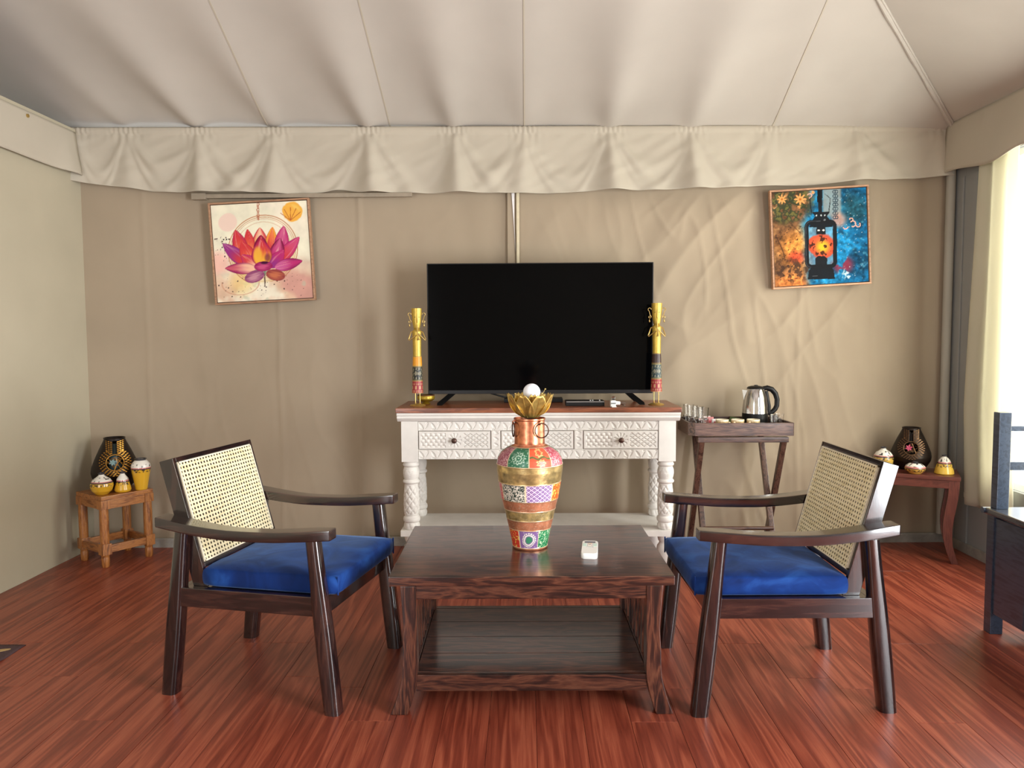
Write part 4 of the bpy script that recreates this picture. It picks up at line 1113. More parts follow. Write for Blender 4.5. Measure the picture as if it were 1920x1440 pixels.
# air conditioner remote
def make_remote():
    t = thing('remote_control', 'white air conditioner remote control lying on the coffee table', 'remote', (0.220, 2.622, TT), math.radians(-6))
    m = MB(); s = []
    for z, k in ((0.0, 0.90), (0.004, 0.98), (0.012, 1.0), (0.017, 0.97), (0.0195, 0.88)):
        s.append([(p[0], p[1] * (1.0 if k > 0.95 else 0.985), z) for p in rrect(0, 0, 0.028 * (0.5 + 0.5 * k), 0.082, 0.013, 0, 5)])
    m.loft(s); m.build('body', M_whiteplastic, t, angle=50)
    MB().box(-0.019, 0.019, 0.050, 0.070, 0.0190, 0.0201).build('display', plain('grey display', (92, 92, 104), 0.2), t)
    for x in (-0.018, 0.018):
        MB().box(x - 0.0065, x + 0.0065, 0.006, 0.044, 0.0190, 0.0202).build('button', plain('pale mint button', (206, 234, 226), 0.4), t, bevel=0.0008, seg=1)
    MB().box(-0.009, 0.009, 0.004, 0.046, 0.0190, 0.0198).build('label_strip', plain('pale label', (238, 236, 226), 0.5), t)
    MB().cyl((0, 0.030, 0.0196), (0, 0.030, 0.0208), 0.0042, n=14).build('button', plain('grey button', (150, 150, 158), 0.4), t)
    for k in range(5):
        for x in (-0.0075, 0.0075): MB().box(x - 0.001, x + 0.001, 0.010 + 0.007 * k, 0.013 + 0.007 * k, 0.0197, 0.0202).build('print_mark', plain('violet print', (150, 150, 190), 0.5), t)
    for x in (-0.004, 0.004): MB().cyl((x, 0.042, 0.0196), (x, 0.042, 0.0205), 0.0022, n=10).build('button', plain('orange print', (230, 170, 90), 0.5), t)
    MB().tube([(-0.012, -0.004, 0.0196), (-0.008, 0.000, 0.0198), (0.008, 0.000, 0.0198), (0.013, -0.004, 0.0196)], 0.0008, 6).build('cover_line', plain('grey seam', (150, 160, 160), 0.5), t)
make_remote()

# ------------------------------------------------------------------ tea tray on folding stand
def make_stand():
    t = thing('folding_stand', 'folding crossed-leg wooden stand under the tea tray', 'stand', (1.126, 4.165, 0))
    def leg(x, y0, y1, zt):
        d = 0.016
        s = []
        for q in (0, 0.5, 1):
            y = y0 + (y1 - y0) * q; z = zt * q
            s.append([(x - 0.014, y - d, z), (x + 0.014, y - d, z), (x + 0.014, y + d, z), (x - 0.014, y + d, z)])
        MB().loft(s).build('leg', TW['Z'], t, bevel=0.003)
    for x in (-0.205, 0.222): leg(x, 0.135, -0.150, 0.640)
    for x in (-0.175, 0.192): leg(x, -0.135, 0.150, 0.640)
    MB().box(-0.228, 0.244, -0.168, -0.134, 0.634, 0.662).build('top_rail', TW['X'], t, bevel=0.003)
    MB().box(-0.200, 0.216, 0.134, 0.168, 0.634, 0.662).build('top_rail', TW['X'], t, bevel=0.003)
    for x in (-0.19, 0.207):
        MB().cyl((x - 0.034, 0, 0.317), (x + 0.034, 0, 0.317), 0.005, n=10).build('pivot_bolt', M_blackmetal, t)
    MB().cyl((-0.175, -0.10, 0.165), (0.192, -0.10, 0.165), 0.010, n=12).build('stretcher', TW['X'], t)
make_stand()
def make_tray():
    t = thing('tea_tray', 'brown wooden tray with raised rim holding the kettle', 'tray', (1.126, 4.165, 0.668))
    hx, hy, c = 0.272, 0.165, 0.03
    poly = [(-hx + c, -hy), (hx - 0.006, -hy), (hx, -hy + 0.006), (hx, hy - c), (hx - c, hy), (-hx + c, hy), (-hx, hy - c), (-hx, -hy + c)]
    inn = [(p[0] * (1 - 0.014 / hx), p[1] * (1 - 0.014 / hy)) for p in poly]
    MB().prism(inn, 'z', 0.002, 0.014).build('tray_base', TW['X'], t)
    n = len(poly)
    for k in range(n):
        a, b = poly[k], poly[(k + 1) % n]; c2, d = inn[(k + 1) % n], inn[k]
        if math.hypot(a[0] - b[0], a[1] - b[1]) < 0.012: 
            h = 0.068
        h = 0.068 if k in (0, 1, 2, 3, 4, 5, 6, 7) else 0.068
        MB().prism([a, b, c2, d], 'z', 0.0, h).build('rim_board', TW['X'], t, bevel=0.0015, seg=1)
make_tray()
TZ = 0.6825
def make_kettle():
    t = thing('electric_kettle', 'polished steel electric kettle with black handle on the tray', 'kettle', (1.254, 4.205, TZ))
    MB().lathe([(0.070, 0), (0.073, 0.004), (0.073, 0.026), (0.068, 0.030)], 40).build('power_base', M_black, t)
    MB().lathe([(0.066, 0.030), (0.069, 0.034), (0.0685, 0.086)], 40).build('lower_band', M_black, t)
    MB().lathe([(0.0685, 0.086), (0.068, 0.090), (0.066, 0.125), (0.060, 0.172), (0.050, 0.212), (0.046, 0.218)], 48).build('body', M_steel, t)
    ld = MB().lathe([(0.046, 0.218), (0.046, 0.222), (0.040, 0.229), (0.022, 0.234), (0.001, 0.235)], 40).build('lid', M_black, t)
    MB().box(-0.006, 0.012, -0.008, 0.008, 0.231, 0.239).build('lid_button', M_black, ld, bevel=0.003)
    MB().add([(-0.061, 0, 0.150), (-0.044, -0.019, 0.210), (-0.072, 0.0, 0.213), (-0.044, 0.019, 0.210), (-0.050, 0, 0.208)],
             [(0, 1, 2), (0, 2, 3), (1, 4, 2), (2, 4, 3), (0, 3, 4, 1)]).build('spout', M_steel, t)
    pts = [(0.040, 0, 0.220), (0.062, 0, 0.223), (0.088, 0, 0.214), (0.108, 0, 0.192), (0.118, 0, 0.160), (0.117, 0, 0.125), (0.108, 0, 0.106), (0.092, 0, 0.090), (0.076, 0, 0.084), (0.064, 0, 0.088)]
    MB().tube(pts, [0.011, 0.014, 0.015, 0.0145, 0.0135, 0.013, 0.013, 0.013, 0.013, 0.010], 14).build('handle', M_black, t)
    MB().tube([(0.058, 0, 0.205), (0.066, 0, 0.16), (0.074, 0, 0.12), (0.074, 0, 0.09)], [0.010, 0.011, 0.011, 0.010], 12).build('handle_mount', M_black, t)
    MB().box(-0.030, 0.006, -0.0785, -0.071, 0.006, 0.018).build('switch', M_blackmetal, t, bevel=0.002)
    # cord loop behind
    MB().tube([(0.06, 0.02, 0.006), (0.09, 0.03, 0.008), (0.102, 0.02, 0.020), (0.108, 0.0, 0.034), (0.113, -0.02, 0.020), (0.115, -0.03, 0.008), (0.110, -0.05, 0.006), (0.10, -0.055, 0.006)], 0.0045, 8).build('power_cord', M_black, t)
make_kettle()
def make_tumbler():
    t = thing('glass_tumbler', 'clear glass tumbler', 'glass', (0, 0, 0))
    MB().lathe([(0.020, 0.0), (0.023, 0.002), (0.024, 0.008), (0.029, 0.066), (0.0295, 0.068), (0.0280, 0.068), (0.0272, 0.066), (0.0225, 0.012), (0.001, 0.010)], 28, capt=False).build('tumbler_wall', M_glass, t)
    return t
tum = make_tumbler(); used = False
stack = [(0.908, 4.282), (0.914, 4.218), (0.930, 4.156), (0.946, 4.094)]
for k, (x, y) in enumerate(stack):
    for j in range(2):
        o = tum if not used else copy_tree(tum); used = True
        o.location = (x, y, TZ + 0.0585 * j)
        where = ('in the tray corner by the rear rim', 'second from the tray rear rim', 'third from the tray rear rim', 'beside the sugar sachets')[k]
        o['label'] = ('lower clear glass tumbler of the stacked pair ' if j == 0 else 'upper clear glass tumbler of the stacked pair ') + where
        o['group'] = 'stacked tumblers on the tea tray'
for k, (x, y) in enumerate(((1.312, 4.060), (1.352, 4.106))):
    o = copy_tree(tum); o.location = (x, y, TZ); o.scale = (0.85, 0.85, 1.35)
    o['label'] = ('single clear glass in front of the kettle base', 'single clear glass beside the tray end rim and kettle cord')[k]; o['group'] = 'two glasses beside the kettle'
def make_cup():
    t = thing('tea_cup', 'low cream cup with brown wood-look side near the tray rim', 'cup', (0, 0, 0), 0, 'cups along the tray rim')
    def cf(PH, Z, R):
        rgb = base_rgb(PH, (206, 176, 128)); rgb = rgb * (0.85 + 0.3 * vn(PH * 8, Z * 60)[..., None]); rgb = mixc(rgb, (238, 226, 196), (Z > 0.060) * 1.0); return rgb, None
    painted_lathe('cup_wall', [(0.027, 0.0), (0.032, 0.006), (0.034, 0.03), (0.034, 0.066)], 14, 32, cf, M_ceramic, t, cap=False)
    MB().lathe([(0.034, 0.066), (0.031, 0.066), (0.030, 0.02), (0.001, 0.012)], 32, capb=False, capt=False).build('cup_inside', plain('cream glaze', (240, 230, 204), 0.3), t)
    MB().tube([(0.032, 0, 0.052), (0.044, 0, 0.052), (0.050, 0, 0.040), (0.046, 0, 0.026), (0.033, 0, 0.020)], 0.0045, 8).build('handle', plain('cream glaze handle', (232, 214, 178), 0.3), t)
    return t
cup = make_cup()
for k, (x, a) in enumerate(((1.040, -0.75), (1.122, 4.0), (1.204, 3.95))):
    o = cup if k == 0 else copy_tree(cup); o['label'] = ('low cream cup in front of the navy notebook', 'low cream cup between two others in front of the green sachets', 'low cream cup in front of the steel kettle')[k]; o.location = (x, 4.068, TZ); o.rotation_euler = (0, 0, a)
# sachets, leaves, notebook on the tray
sc = [((238, 226, 226), 'white and pink sugar sachet leaning by the tumblers'), ((226, 150, 152), 'pink sugar sachet leaning by the tumblers'), ((244, 240, 240), 'white creamer sachet leaning by the tumblers')]
for k, (c, lb) in enumerate(sc):
    t = thing('sugar_sachet', lb, 'sachet', (0.985 + 0.016 * k, 4.185 - 0.03 * k, TZ + 0.0135), 0.3 * k - 0.3, 'sachets on the tea tray')
    Mx = Matrix.Rotation(math.radians(-28 + 14 * k), 4, 'X')
    def f(u, v, k=k):
        return (-0.018 + 0.036 * u, 0.004 * math.sin(PI * u) * math.sin(PI * v), 0.006 + 0.058 * v - 0.008 * k)
    o = MB().grid(8, 8, f).build('packet', plain('sachet paper', c, 0.5), t, M=Mx); so = o.modifiers.new('t', 'SOLIDIFY'); so.thickness = 0.004
    MB().box(-0.010, 0.010, -0.0085, -0.0065, 0.022, 0.036).build('printed_band', plain('red print', (206, 90, 100), 0.5), t, M=Mx)
t = thing('notebook', 'dark blue notebook lying on the tea tray', 'notebook', (1.015, 4.165, TZ), 0.1)
MB().box(-0.055, 0.055, -0.042, 0.062, 0.0, 0.003).box(-0.055, 0.055, -0.042, 0.062, 0.0105, 0.0135).box(-0.055, -0.052, -0.042, 0.062, 0.003, 0.0105).build('cover', plain('navy cover', (28, 36, 62), 0.5), t)
MB().box(-0.052, 0.053, -0.040, 0.060, 0.003, 0.0105).build('pages', plain('paper', (226, 222, 210), 0.8), t)
for k, (x, y, a) in enumerate(((1.115, 4.245, 0.5), (1.145, 4.215, -0.4), (1.155, 4.262, 1.1))):
    t = thing('green_tea_sachet', ('lowest green foil tea sachet behind the cups', 'middle green foil tea sachet behind the cups', 'topmost green foil tea sachet leaning by the kettle')[k], 'sachet', (x, y, TZ), a, 'green tea sachets on the tray')
    def f(u, v, k=k): return (-0.032 + 0.064 * u, -0.026 + 0.052 * v, 0.004 + 0.012 * k + 0.022 * (u + 0.3 * v) + 0.004 * math.sin(PI * u) * math.sin(PI * v))
    o = MB().grid(8, 8, f).build('packet', plain('green foil', (66, 104, 46), 0.4, var=0.3), t); so = o.modifiers.new('t', 'SOLIDIFY'); so.thickness = 0.003
    MB().box(-0.03, 0.03, -0.02, 0.02, 0.0, 0.004 + 0.010 * k).build('tea_bag', plain('tea bag paper', (160, 150, 110), 0.8), t)

# ------------------------------------------------------------------ wooden stool in the left corner
def make_stool():
    t = thing('wooden_stool', 'small honey coloured wooden stool in the corner', 'stool', (-2.222, 4.075, 0), math.radians(55.8))
    hx, hy = 0.140, 0.132; H_ = 0.375
    MB().box(-hx, hx, -hy, hy, H_ - 0.022, H_).build('seat', SW['X'], t, bevel=0.003)
    for sx in (-1, 1):
        for sy in (-1, 1):
            x, y = sx * 0.118, sy * 0.110
            l = MB().lathe([(0.016, 0.0), (0.019, 0.006), (0.021, 0.045), (0.0195, 0.052), (0.0195, 0.058), (0.0215, 0.062), (0.0225, 0.128), (0.023, 0.26), (0.0215, 0.310)], 18, (x, y)).build('leg', SW['Z'], t)
            MB().box(x - 0.024, x + 0.024, y - 0.024, y + 0.024, 0.306, H_ - 0.022).build('leg_block', SW['Z'], l, bevel=0.002)
            MB().box(x - 0.024, x + 0.024, y - 0.024, y + 0.024, 0.066, 0.124).build('leg_block', SW['Z'], l, bevel=0.002)
    for sy in (-1, 1):
        y0, y1 = sorted((sy * 0.129, sy * 0.108))
        MB().box(-0.094, 0.094, y0, y1, 0.306, H_ - 0.022).build('apron', SW['X'], t, bevel=0.002)
        MB().box(-0.094, 0.094, y0, y1, 0.075, 0.114).build('stretcher', SW['X'], t, bevel=0.002)
    for sx in (-1, 1):
        x0, x1 = sorted((sx * 0.137, sx * 0.116))
        MB().box(x0, x1, -0.086, 0.086, 0.306, H_ - 0.022).build('apron', SW['Y'], t, bevel=0.002)
        MB().box(x0, x1, -0.086, 0.086, 0.075, 0.114).build('stretcher', SW['Y'], t, bevel=0.002)
make_stool()

# pierced metal lantern vases
def pierced_lamp(loc, rz, label, R, Hh, leafmat, inner, flower_col):
    t = thing('pierced_lantern', label, 'lantern', loc, rz, 'pierced metal lantern vases')
    k = R / 0.125; kz = Hh / 0.275
    prof = [(0.070, 0.0), (0.078, 0.004), (0.100, 0.025), (0.120, 0.060), (0.125, 0.085), (0.121, 0.115), (0.104, 0.160), (0.082, 0.210), (0.060, 0.255), (0.054, 0.270), (0.054, 0.275)]
    prof = [(r * k, z * kz) for r, z in prof]
    n, nz = 96, 70
    PH, Z, Rr = lathe_grid(prof, nz, n)
    cz = 0.150 * kz; rc = 0.044 * k
    X = Rr * np.sin(PH); Y = -Rr * np.cos(PH)
    m = MB(); vs_ = np.stack([X, Y, Z], -1).reshape(-1, 3).tolist(); fs_ = []
    for a in range(nz - 1):
        for i in range(n):
            j = (i + 1) % n
            ph = PH[a, i] + PI / n; z = (Z[a, i] + Z[a + 1, i]) / 2; r = Rr[a, i]
            arc = r * math.sin(ph)
            if math.cos(ph) > 0 and math.hypot(arc, (z - cz) * 1.05) < rc: continue
            if math.cos(ph) > 0 and abs(arc) < 0.010 * k and cz < z < 0.262 * kz: continue
            fs_.append((a * n + i, a * n + j, (a + 1) * n + j, (a + 1) * n + i))
    fs_.append(tuple(range(n - 1, -1, -1)))
    m.add(vs_, fs_); body = m.build('metal_body', M_bronze, t, angle=180)
    so = body.modifiers.new('sheet', 'SOLIDIFY'); so.thickness = 0.002
    MB().tube([(0.054 * k * math.cos(q), 0.054 * k * math.sin(q), 0.275 * kz) for q in [2 * PI * i / 32 for i in range(32)]], 0.003, 8, closed=True).build('rim', M_bronze, t)
    def surf(arc, z):
        r = float(np.interp(z, [p[1] for p in prof], [p[0] for p in prof])); s = max(-0.999, min(0.999, arc / r)); ph = math.asin(s)
        return Vector((r * math.sin(ph), -r * math.cos(ph), z)), Vector((math.sin(ph), -math.cos(ph), 0.35)).normalized()
    # ring around the round opening
    pts = [surf(1.02 * rc * math.cos(q), cz + 0.97 * rc * math.sin(q))[0] for q in [2 * PI * i / 40 for i in range(40)]]
    MB().tube(pts, 0.0026, 6, closed=True).build('opening_ring', leafmat, t)
    # rows of raised leaf cut-outs around the opening and beside the slit
    def leaf(arc, z, ang, ln=0.011):
        c, nn = surf(arc, z)
        ta = (surf(arc + 0.002, z)[0] - surf(arc - 0.002, z)[0]).normalized(); tb = nn.cross(ta).normalized()
        if tb.z < 0: tb = -tb
        d = ta * math.cos(ang) + tb * math.sin(ang); e = nn.cross(d).normalized()
        a = c + nn * 0.001 - d * ln; b = c + nn * 0.0045 + d * ln; s1 = c + nn * 0.003 + e * ln * 0.42; s2 = c + nn * 0.003 - e * ln * 0.42
        return [a, s1, b, s2, c - nn * 0.001]
    lf = MB()
    for ring in range(3):
        rr = rc * (1.22 + 0.24 * ring); cnt = 22 + 4 * ring
        for i in range(cnt):
            q = 2 * PI * (i + 0.5 * ring) / cnt
            if 0.38 * PI < q < 0.62 * PI: continue
            v5 = leaf(rr * math.cos(q), cz + rr * math.sin(q) * 0.95, 0.25 * math.copysign(1, math.cos(q)) * math.sin(q) , 0.0085 * k)
            lf.add(v5, [(0, 1, 2), (0, 2, 3), (0, 4, 1), (1, 4, 2), (2, 4, 3), (3, 4, 0)])
    for sx in (-1, 1):
        for row in range(9):
            z = cz + rc * 1.15 + row * 0.0095 * kz
            if z > 0.265 * kz: continue
            for c_ in range(3):
                v5 = leaf(sx * (0.0165 + 0.0115 * c_) * k, z + 0.003 * c_, 0.3 * sx, 0.0075 * k)
                lf.add(v5, [(0, 1, 2), (0, 2, 3), (0, 4, 1), (1, 4, 2), (2, 4, 3), (3, 4, 0)])
    lo = lf.build('leaf_cutouts', leafmat, t, smooth=False); lo['kind'] = 'stuff'
    # filigree inside the opening
    fi = MB(); random.seed(int(R * 1000))
    for i in range(14):
        q = random.random() * 2 * PI; r1 = rc * random.uniform(0.2, 0.95)
        a, _ = surf(rc * 0.98 * math.cos(q), cz + rc * 0.95 * math.sin(q)); b = Vector((r1 * math.cos(q + 2.2), a.y + 0.012, cz + r1 * math.sin(q + 2.2)))
        mid = (a + b) / 2 + Vector((random.uniform(-1, 1), 0.3, random.uniform(-1, 1))) * 0.01
        fi.tube([a, mid, b], 0.0011, 5)
    fi.build('filigree', leafmat, t)
    MB().lathe([(0.012, 0.004), (0.034 * k, 0.05 * kz), (0.040 * k, 0.13 * kz), (0.030 * k, 0.20 * kz), (0.012, 0.24 * kz)], 24).build('inner_shade', inner, t)
    fl = MB()
    cc, nn = surf(-0.012 * k, cz + 0.002); cc = cc + Vector((0, 0.004, 0))
    for i in range(6):
        q = 2 * PI * i / 6 + 0.3
        d = Vector((math.cos(q), 0, math.sin(q))); e = Vector((-math.sin(q), 0, math.cos(q)))
        fl.add([cc, cc + d * 0.010 + e * 0.005 - Vector((0, .002, 0)), cc + d * 0.020, cc + d * 0.010 - e * 0.005 - Vector((0, .002, 0)), cc + d * 0.01 + Vector((0, .003, 0))], [(0, 1, 2), (0, 2, 3), (0, 4, 1), (1, 4, 2), (2, 4, 3), (3, 4, 0)])
    fl.build('metal_flower', plain('painted metal flower', flower_col, 0.5), t, smooth=False)
    return t
pierced_lamp((-2.262, 4.165, 0.375), math.radians(28), 'dark bronze pierced lantern with gold leaf cutouts on the small stool', 0.122, 0.272, M_leafgold, plain('blue grey glass shade', (92, 116, 122), 0.3), (120, 150, 150))
pierced_lamp((2.108, 4.215, 0.458), math.radians(-26), 'dark bronze pierced lantern with pink flower on the side table', 0.102, 0.225, M_leafdark, plain('dark shade', (40, 34, 34), 0.4), (196, 76, 110))

# glazed pots
def pot(loc, label, prof, seed, split, yellow=(214, 166, 44), mouth=0.010, group='yellow and white pots'):
    t = thing('ceramic_pot', label, 'pot', loc, seed * 1.7, group)
    zt = prof[-1][1]; zs = split
    def cf(PH, Z, R):
        rgb = base_rgb(PH, yellow)
        wh = Z > zs; rgb[wh] = np.array([232, 228, 218.])
        mot = (vn(PH * 5, Z * 120, 1.0, seed) > 0.74) & (Z > zs + 0.004) & (Z < zs + 0.028); rgb[mot] = np.array([44, 40, 40.])
        mot2 = (vn(PH * 9, Z * 160, 1.0, seed + 3) > 0.60) & (Z < zs - 0.006) & (Z > zs - 0.020); rgb[mot2] = np.array([60, 48, 36.])
        pk_ = (Z > zs) & (Z < zs + 0.006); rgb[pk_] = np.array([206, 128, 122.])
        dk = (np.abs(Z - zs + 0.002) < 0.0025); rgb[dk] = np.array([50, 42, 44.])
        top = Z > zt - 0.006; rgb[top] = np.array([58, 56, 60.])
        return rgb, None
    painted_lathe('pot_body', prof, 60, 56, cf, M_ceramic, t)
    zr = prof[-1][1]; r = prof[-1][0]
    MB().lathe([(r - 0.001, zr - 0.003), (r + 0.003, zr - 0.001), (r + 0.003, zr + 0.002), (r - 0.003, zr + 0.002), (r - 0.004, zr - 0.002)], 28, capb=False, capt=False).build('mouth_rim', plain('dark glaze rim', (46, 46, 52), 0.3), t)
S0 = 0.375
pot((-2.228, 3.962, S0), 'round yellow pot with white shoulder and short neck on the stool', [(0.026, 0), (0.030, 0.002), (0.048, 0.020), (0.057, 0.046), (0.054, 0.062), (0.042, 0.080), (0.022, 0.094), (0.013, 0.102), (0.014, 0.112)], 1, 0.066, group='yellow pots on the stool')
pot((-2.152, 4.028, S0), 'small bell shaped yellow pot with narrow white neck on the stool', [(0.030, 0), (0.038, 0.004), (0.042, 0.014), (0.036, 0.040), (0.031, 0.058), (0.029, 0.070), (0.018, 0.086), (0.011, 0.096), (0.013, 0.106)], 2, 0.060, group='yellow pots on the stool')
pot((-2.083, 4.090, S0), 'tall tapered yellow vase with wide white shoulder on the stool', [(0.027, 0), (0.030, 0.003), (0.036, 0.040), (0.044, 0.085), (0.049, 0.110), (0.050, 0.122), (0.046, 0.140), (0.034, 0.156), (0.026, 0.162), (0.027, 0.168)], 3, 0.118, group='yellow pots on the stool')
S1 = 0.458
pot((2.056, 4.060, S1), 'flattened yellow and white pot in front of the pierced lantern', [(0.024, 0), (0.028, 0.002), (0.046, 0.018), (0.052, 0.030), (0.046, 0.042), (0.030, 0.054), (0.012, 0.060), (0.010, 0.062)], 4, 0.034, (214, 172, 80), group='yellow pots on the side table')
pot((2.205, 4.055, S1), 'cone shaped yellow pot with striped white top on the side table', [(0.044, 0), (0.048, 0.004), (0.044, 0.024), (0.033, 0.056), (0.027, 0.072), (0.018, 0.084), (0.010, 0.090), (0.011, 0.098)], 5, 0.058, (222, 182, 70), group='yellow pots on the side table')
pot((1.940, 4.172, S1), 'round patterned pot with white neck behind the armchair', [(0.026, 0), (0.030, 0.002), (0.046, 0.030), (0.051, 0.060), (0.048, 0.080), (0.036, 0.098), (0.018, 0.110), (0.011, 0.116), (0.013, 0.124)], 6, 0.078, (206, 170, 80), group='yellow pots on the side table')

# ------------------------------------------------------------------ side table in the right corner
def make_side_table():
    t = thing('side_table', 'red brown side table with curved legs near the curtain', 'table', (2.232, 3.945, 0), math.radians(-25))
    # local: x along the front edge to the left is negative, y towards the corner
    LX, LY = 0.44, 0.252; H_ = 0.458
    MB().box(-LX, 0, 0, LY, H_ - 0.022, H_).build('table_top', RW['X'], t, bevel=0.003)
    MB().box(-LX + 0.05, -0.05, 0.006, 0.026, H_ - 0.064, H_ - 0.022).build('apron', RW['X'], t, bevel=0.002)
    MB().box(-LX + 0.05, -0.05, LY - 0.026, LY - 0.006, H_ - 0.064, H_ - 0.022).build('apron', RW['X'], t, bevel=0.002)
    for x in (-LX + 0.006, -0.026): MB().box(x, x + 0.020, 0.05, LY - 0.05, H_ - 0.064, H_ - 0.022).build('apron', RW['Y'], t, bevel=0.002)
    for ex, ox in ((-0.003, 1), (-LX + 0.003, -1)):
        for ey in (0.005, LY - 0.051):
            s = []
            for z in np.linspace(0, H_ - 0.022, 14):
                q = z / (H_ - 0.022)
                bend = -0.030 * math.sin(PI * min(1, q / 0.95)) * (1 - q) * 1.6 + 0.006 * (1 - q) ** 4
                w = interp(q, [0, 0.15, 0.5, 1], [0.034, 0.036, 0.048, 0.050])
                xo = ex + ox * bend; xi = xo - ox * w
                s.append([(xo, ey, z), (xi, ey, z), (xi, ey + 0.046, z), (xo, ey + 0.046, z)])
            MB().loft(s).build('leg', RW['Z'], t, bevel=0.003)
make_side_table()

# ------------------------------------------------------------------ dark bench by the window
def make_bench():
    t = thing('wooden_bench', 'dark wooden bench with ladder back by the window, colour tinted with blue haze', 'bench', (1.845, 3.07, 0))
    # local: x to the right, y away from the camera; the side panel faces the room
    L_ = 1.25; Wd = 0.46
    for k in range(6):
        ya = -L_ + 0.04 + (L_ - 0.08) * k / 6; yb = -L_ + 0.04 + (L_ - 0.08) * (k + 1) / 6
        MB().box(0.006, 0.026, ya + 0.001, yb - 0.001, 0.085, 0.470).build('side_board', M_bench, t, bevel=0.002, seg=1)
    for y in (-0.045, -L_):
        for x in (0.0, Wd - 0.05):
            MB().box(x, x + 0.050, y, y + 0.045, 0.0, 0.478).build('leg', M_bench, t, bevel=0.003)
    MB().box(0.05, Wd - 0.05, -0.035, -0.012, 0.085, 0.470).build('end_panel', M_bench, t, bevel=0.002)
    M_seat = wood('glossy dark bench seat', [(0.3, (40, 44, 52)), (0.7, (62, 66, 74))], 'Y', 3.0, rough=0.16, coat=0.8)
    MB().box(-0.012, Wd + 0.012, -L_ - 0.01, 0.004, 0.478, 0.503).build('seat', M_seat, t, bevel=0.008, seg=3)
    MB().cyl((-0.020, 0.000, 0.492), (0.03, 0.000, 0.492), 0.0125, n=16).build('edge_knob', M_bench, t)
    for x in (0.012, Wd - 0.060):
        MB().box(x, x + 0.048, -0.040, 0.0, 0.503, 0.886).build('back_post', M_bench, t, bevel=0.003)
    for z0, z1 in ((0.812, 0.832), (0.657, 0.690)):
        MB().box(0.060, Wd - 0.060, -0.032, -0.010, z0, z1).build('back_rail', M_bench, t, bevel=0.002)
make_bench()

# ------------------------------------------------------------------ floor mat with leaf print
def make_mat():
    t = thing('floor_mat', 'dark purple floor mat with beige leaf print by the partition', 'mat', (-2.18, 2.50, 0))
    def f(u, v):
        x = -0.235 + 0.475 * u; y = -0.42 + 0.82 * v
        lift = 0.012 * math.exp(-((u - 1) / 0.06) ** 2) * max(0, nz3(v * 7, 0, 3)) + 0.003
        return (x - 0.03 * (v - 0.5) * (u > 0.5), y, lift)
    o = MB().grid(30, 40, f).build('pile', plain('plum mat pile', (74, 52, 54), 0.95, var=0.2, nscale=120, bumpy=0.5), t, angle=180)
    so = o.modifiers.new('t', 'SOLIDIFY'); so.thickness = 0.003; so.offset = -1
    ml = plain('beige leaf print', (176, 146, 96), 0.9)
    for x, y, a in ((0.150, 0.335, 0.45), (0.02, 0.12, -0.4), (0.13, -0.06, 0.5), (-0.1, -0.2, 0.3), (-0.12, 0.25, 0.9)):
        s = [(0.05 * math.cos(q), 0.013 * math.sin(q)) for q in [2 * PI * i / 20 for i in range(20)]]
        s = [(x + p[0] * math.cos(a) - p[1] * math.sin(a), y + p[0] * math.sin(a) + p[1] * math.cos(a)) for p in s]
        MB().prism(s, 'z', 0.0025, 0.0042).build('leaf_motif', ml, t)
make_mat()

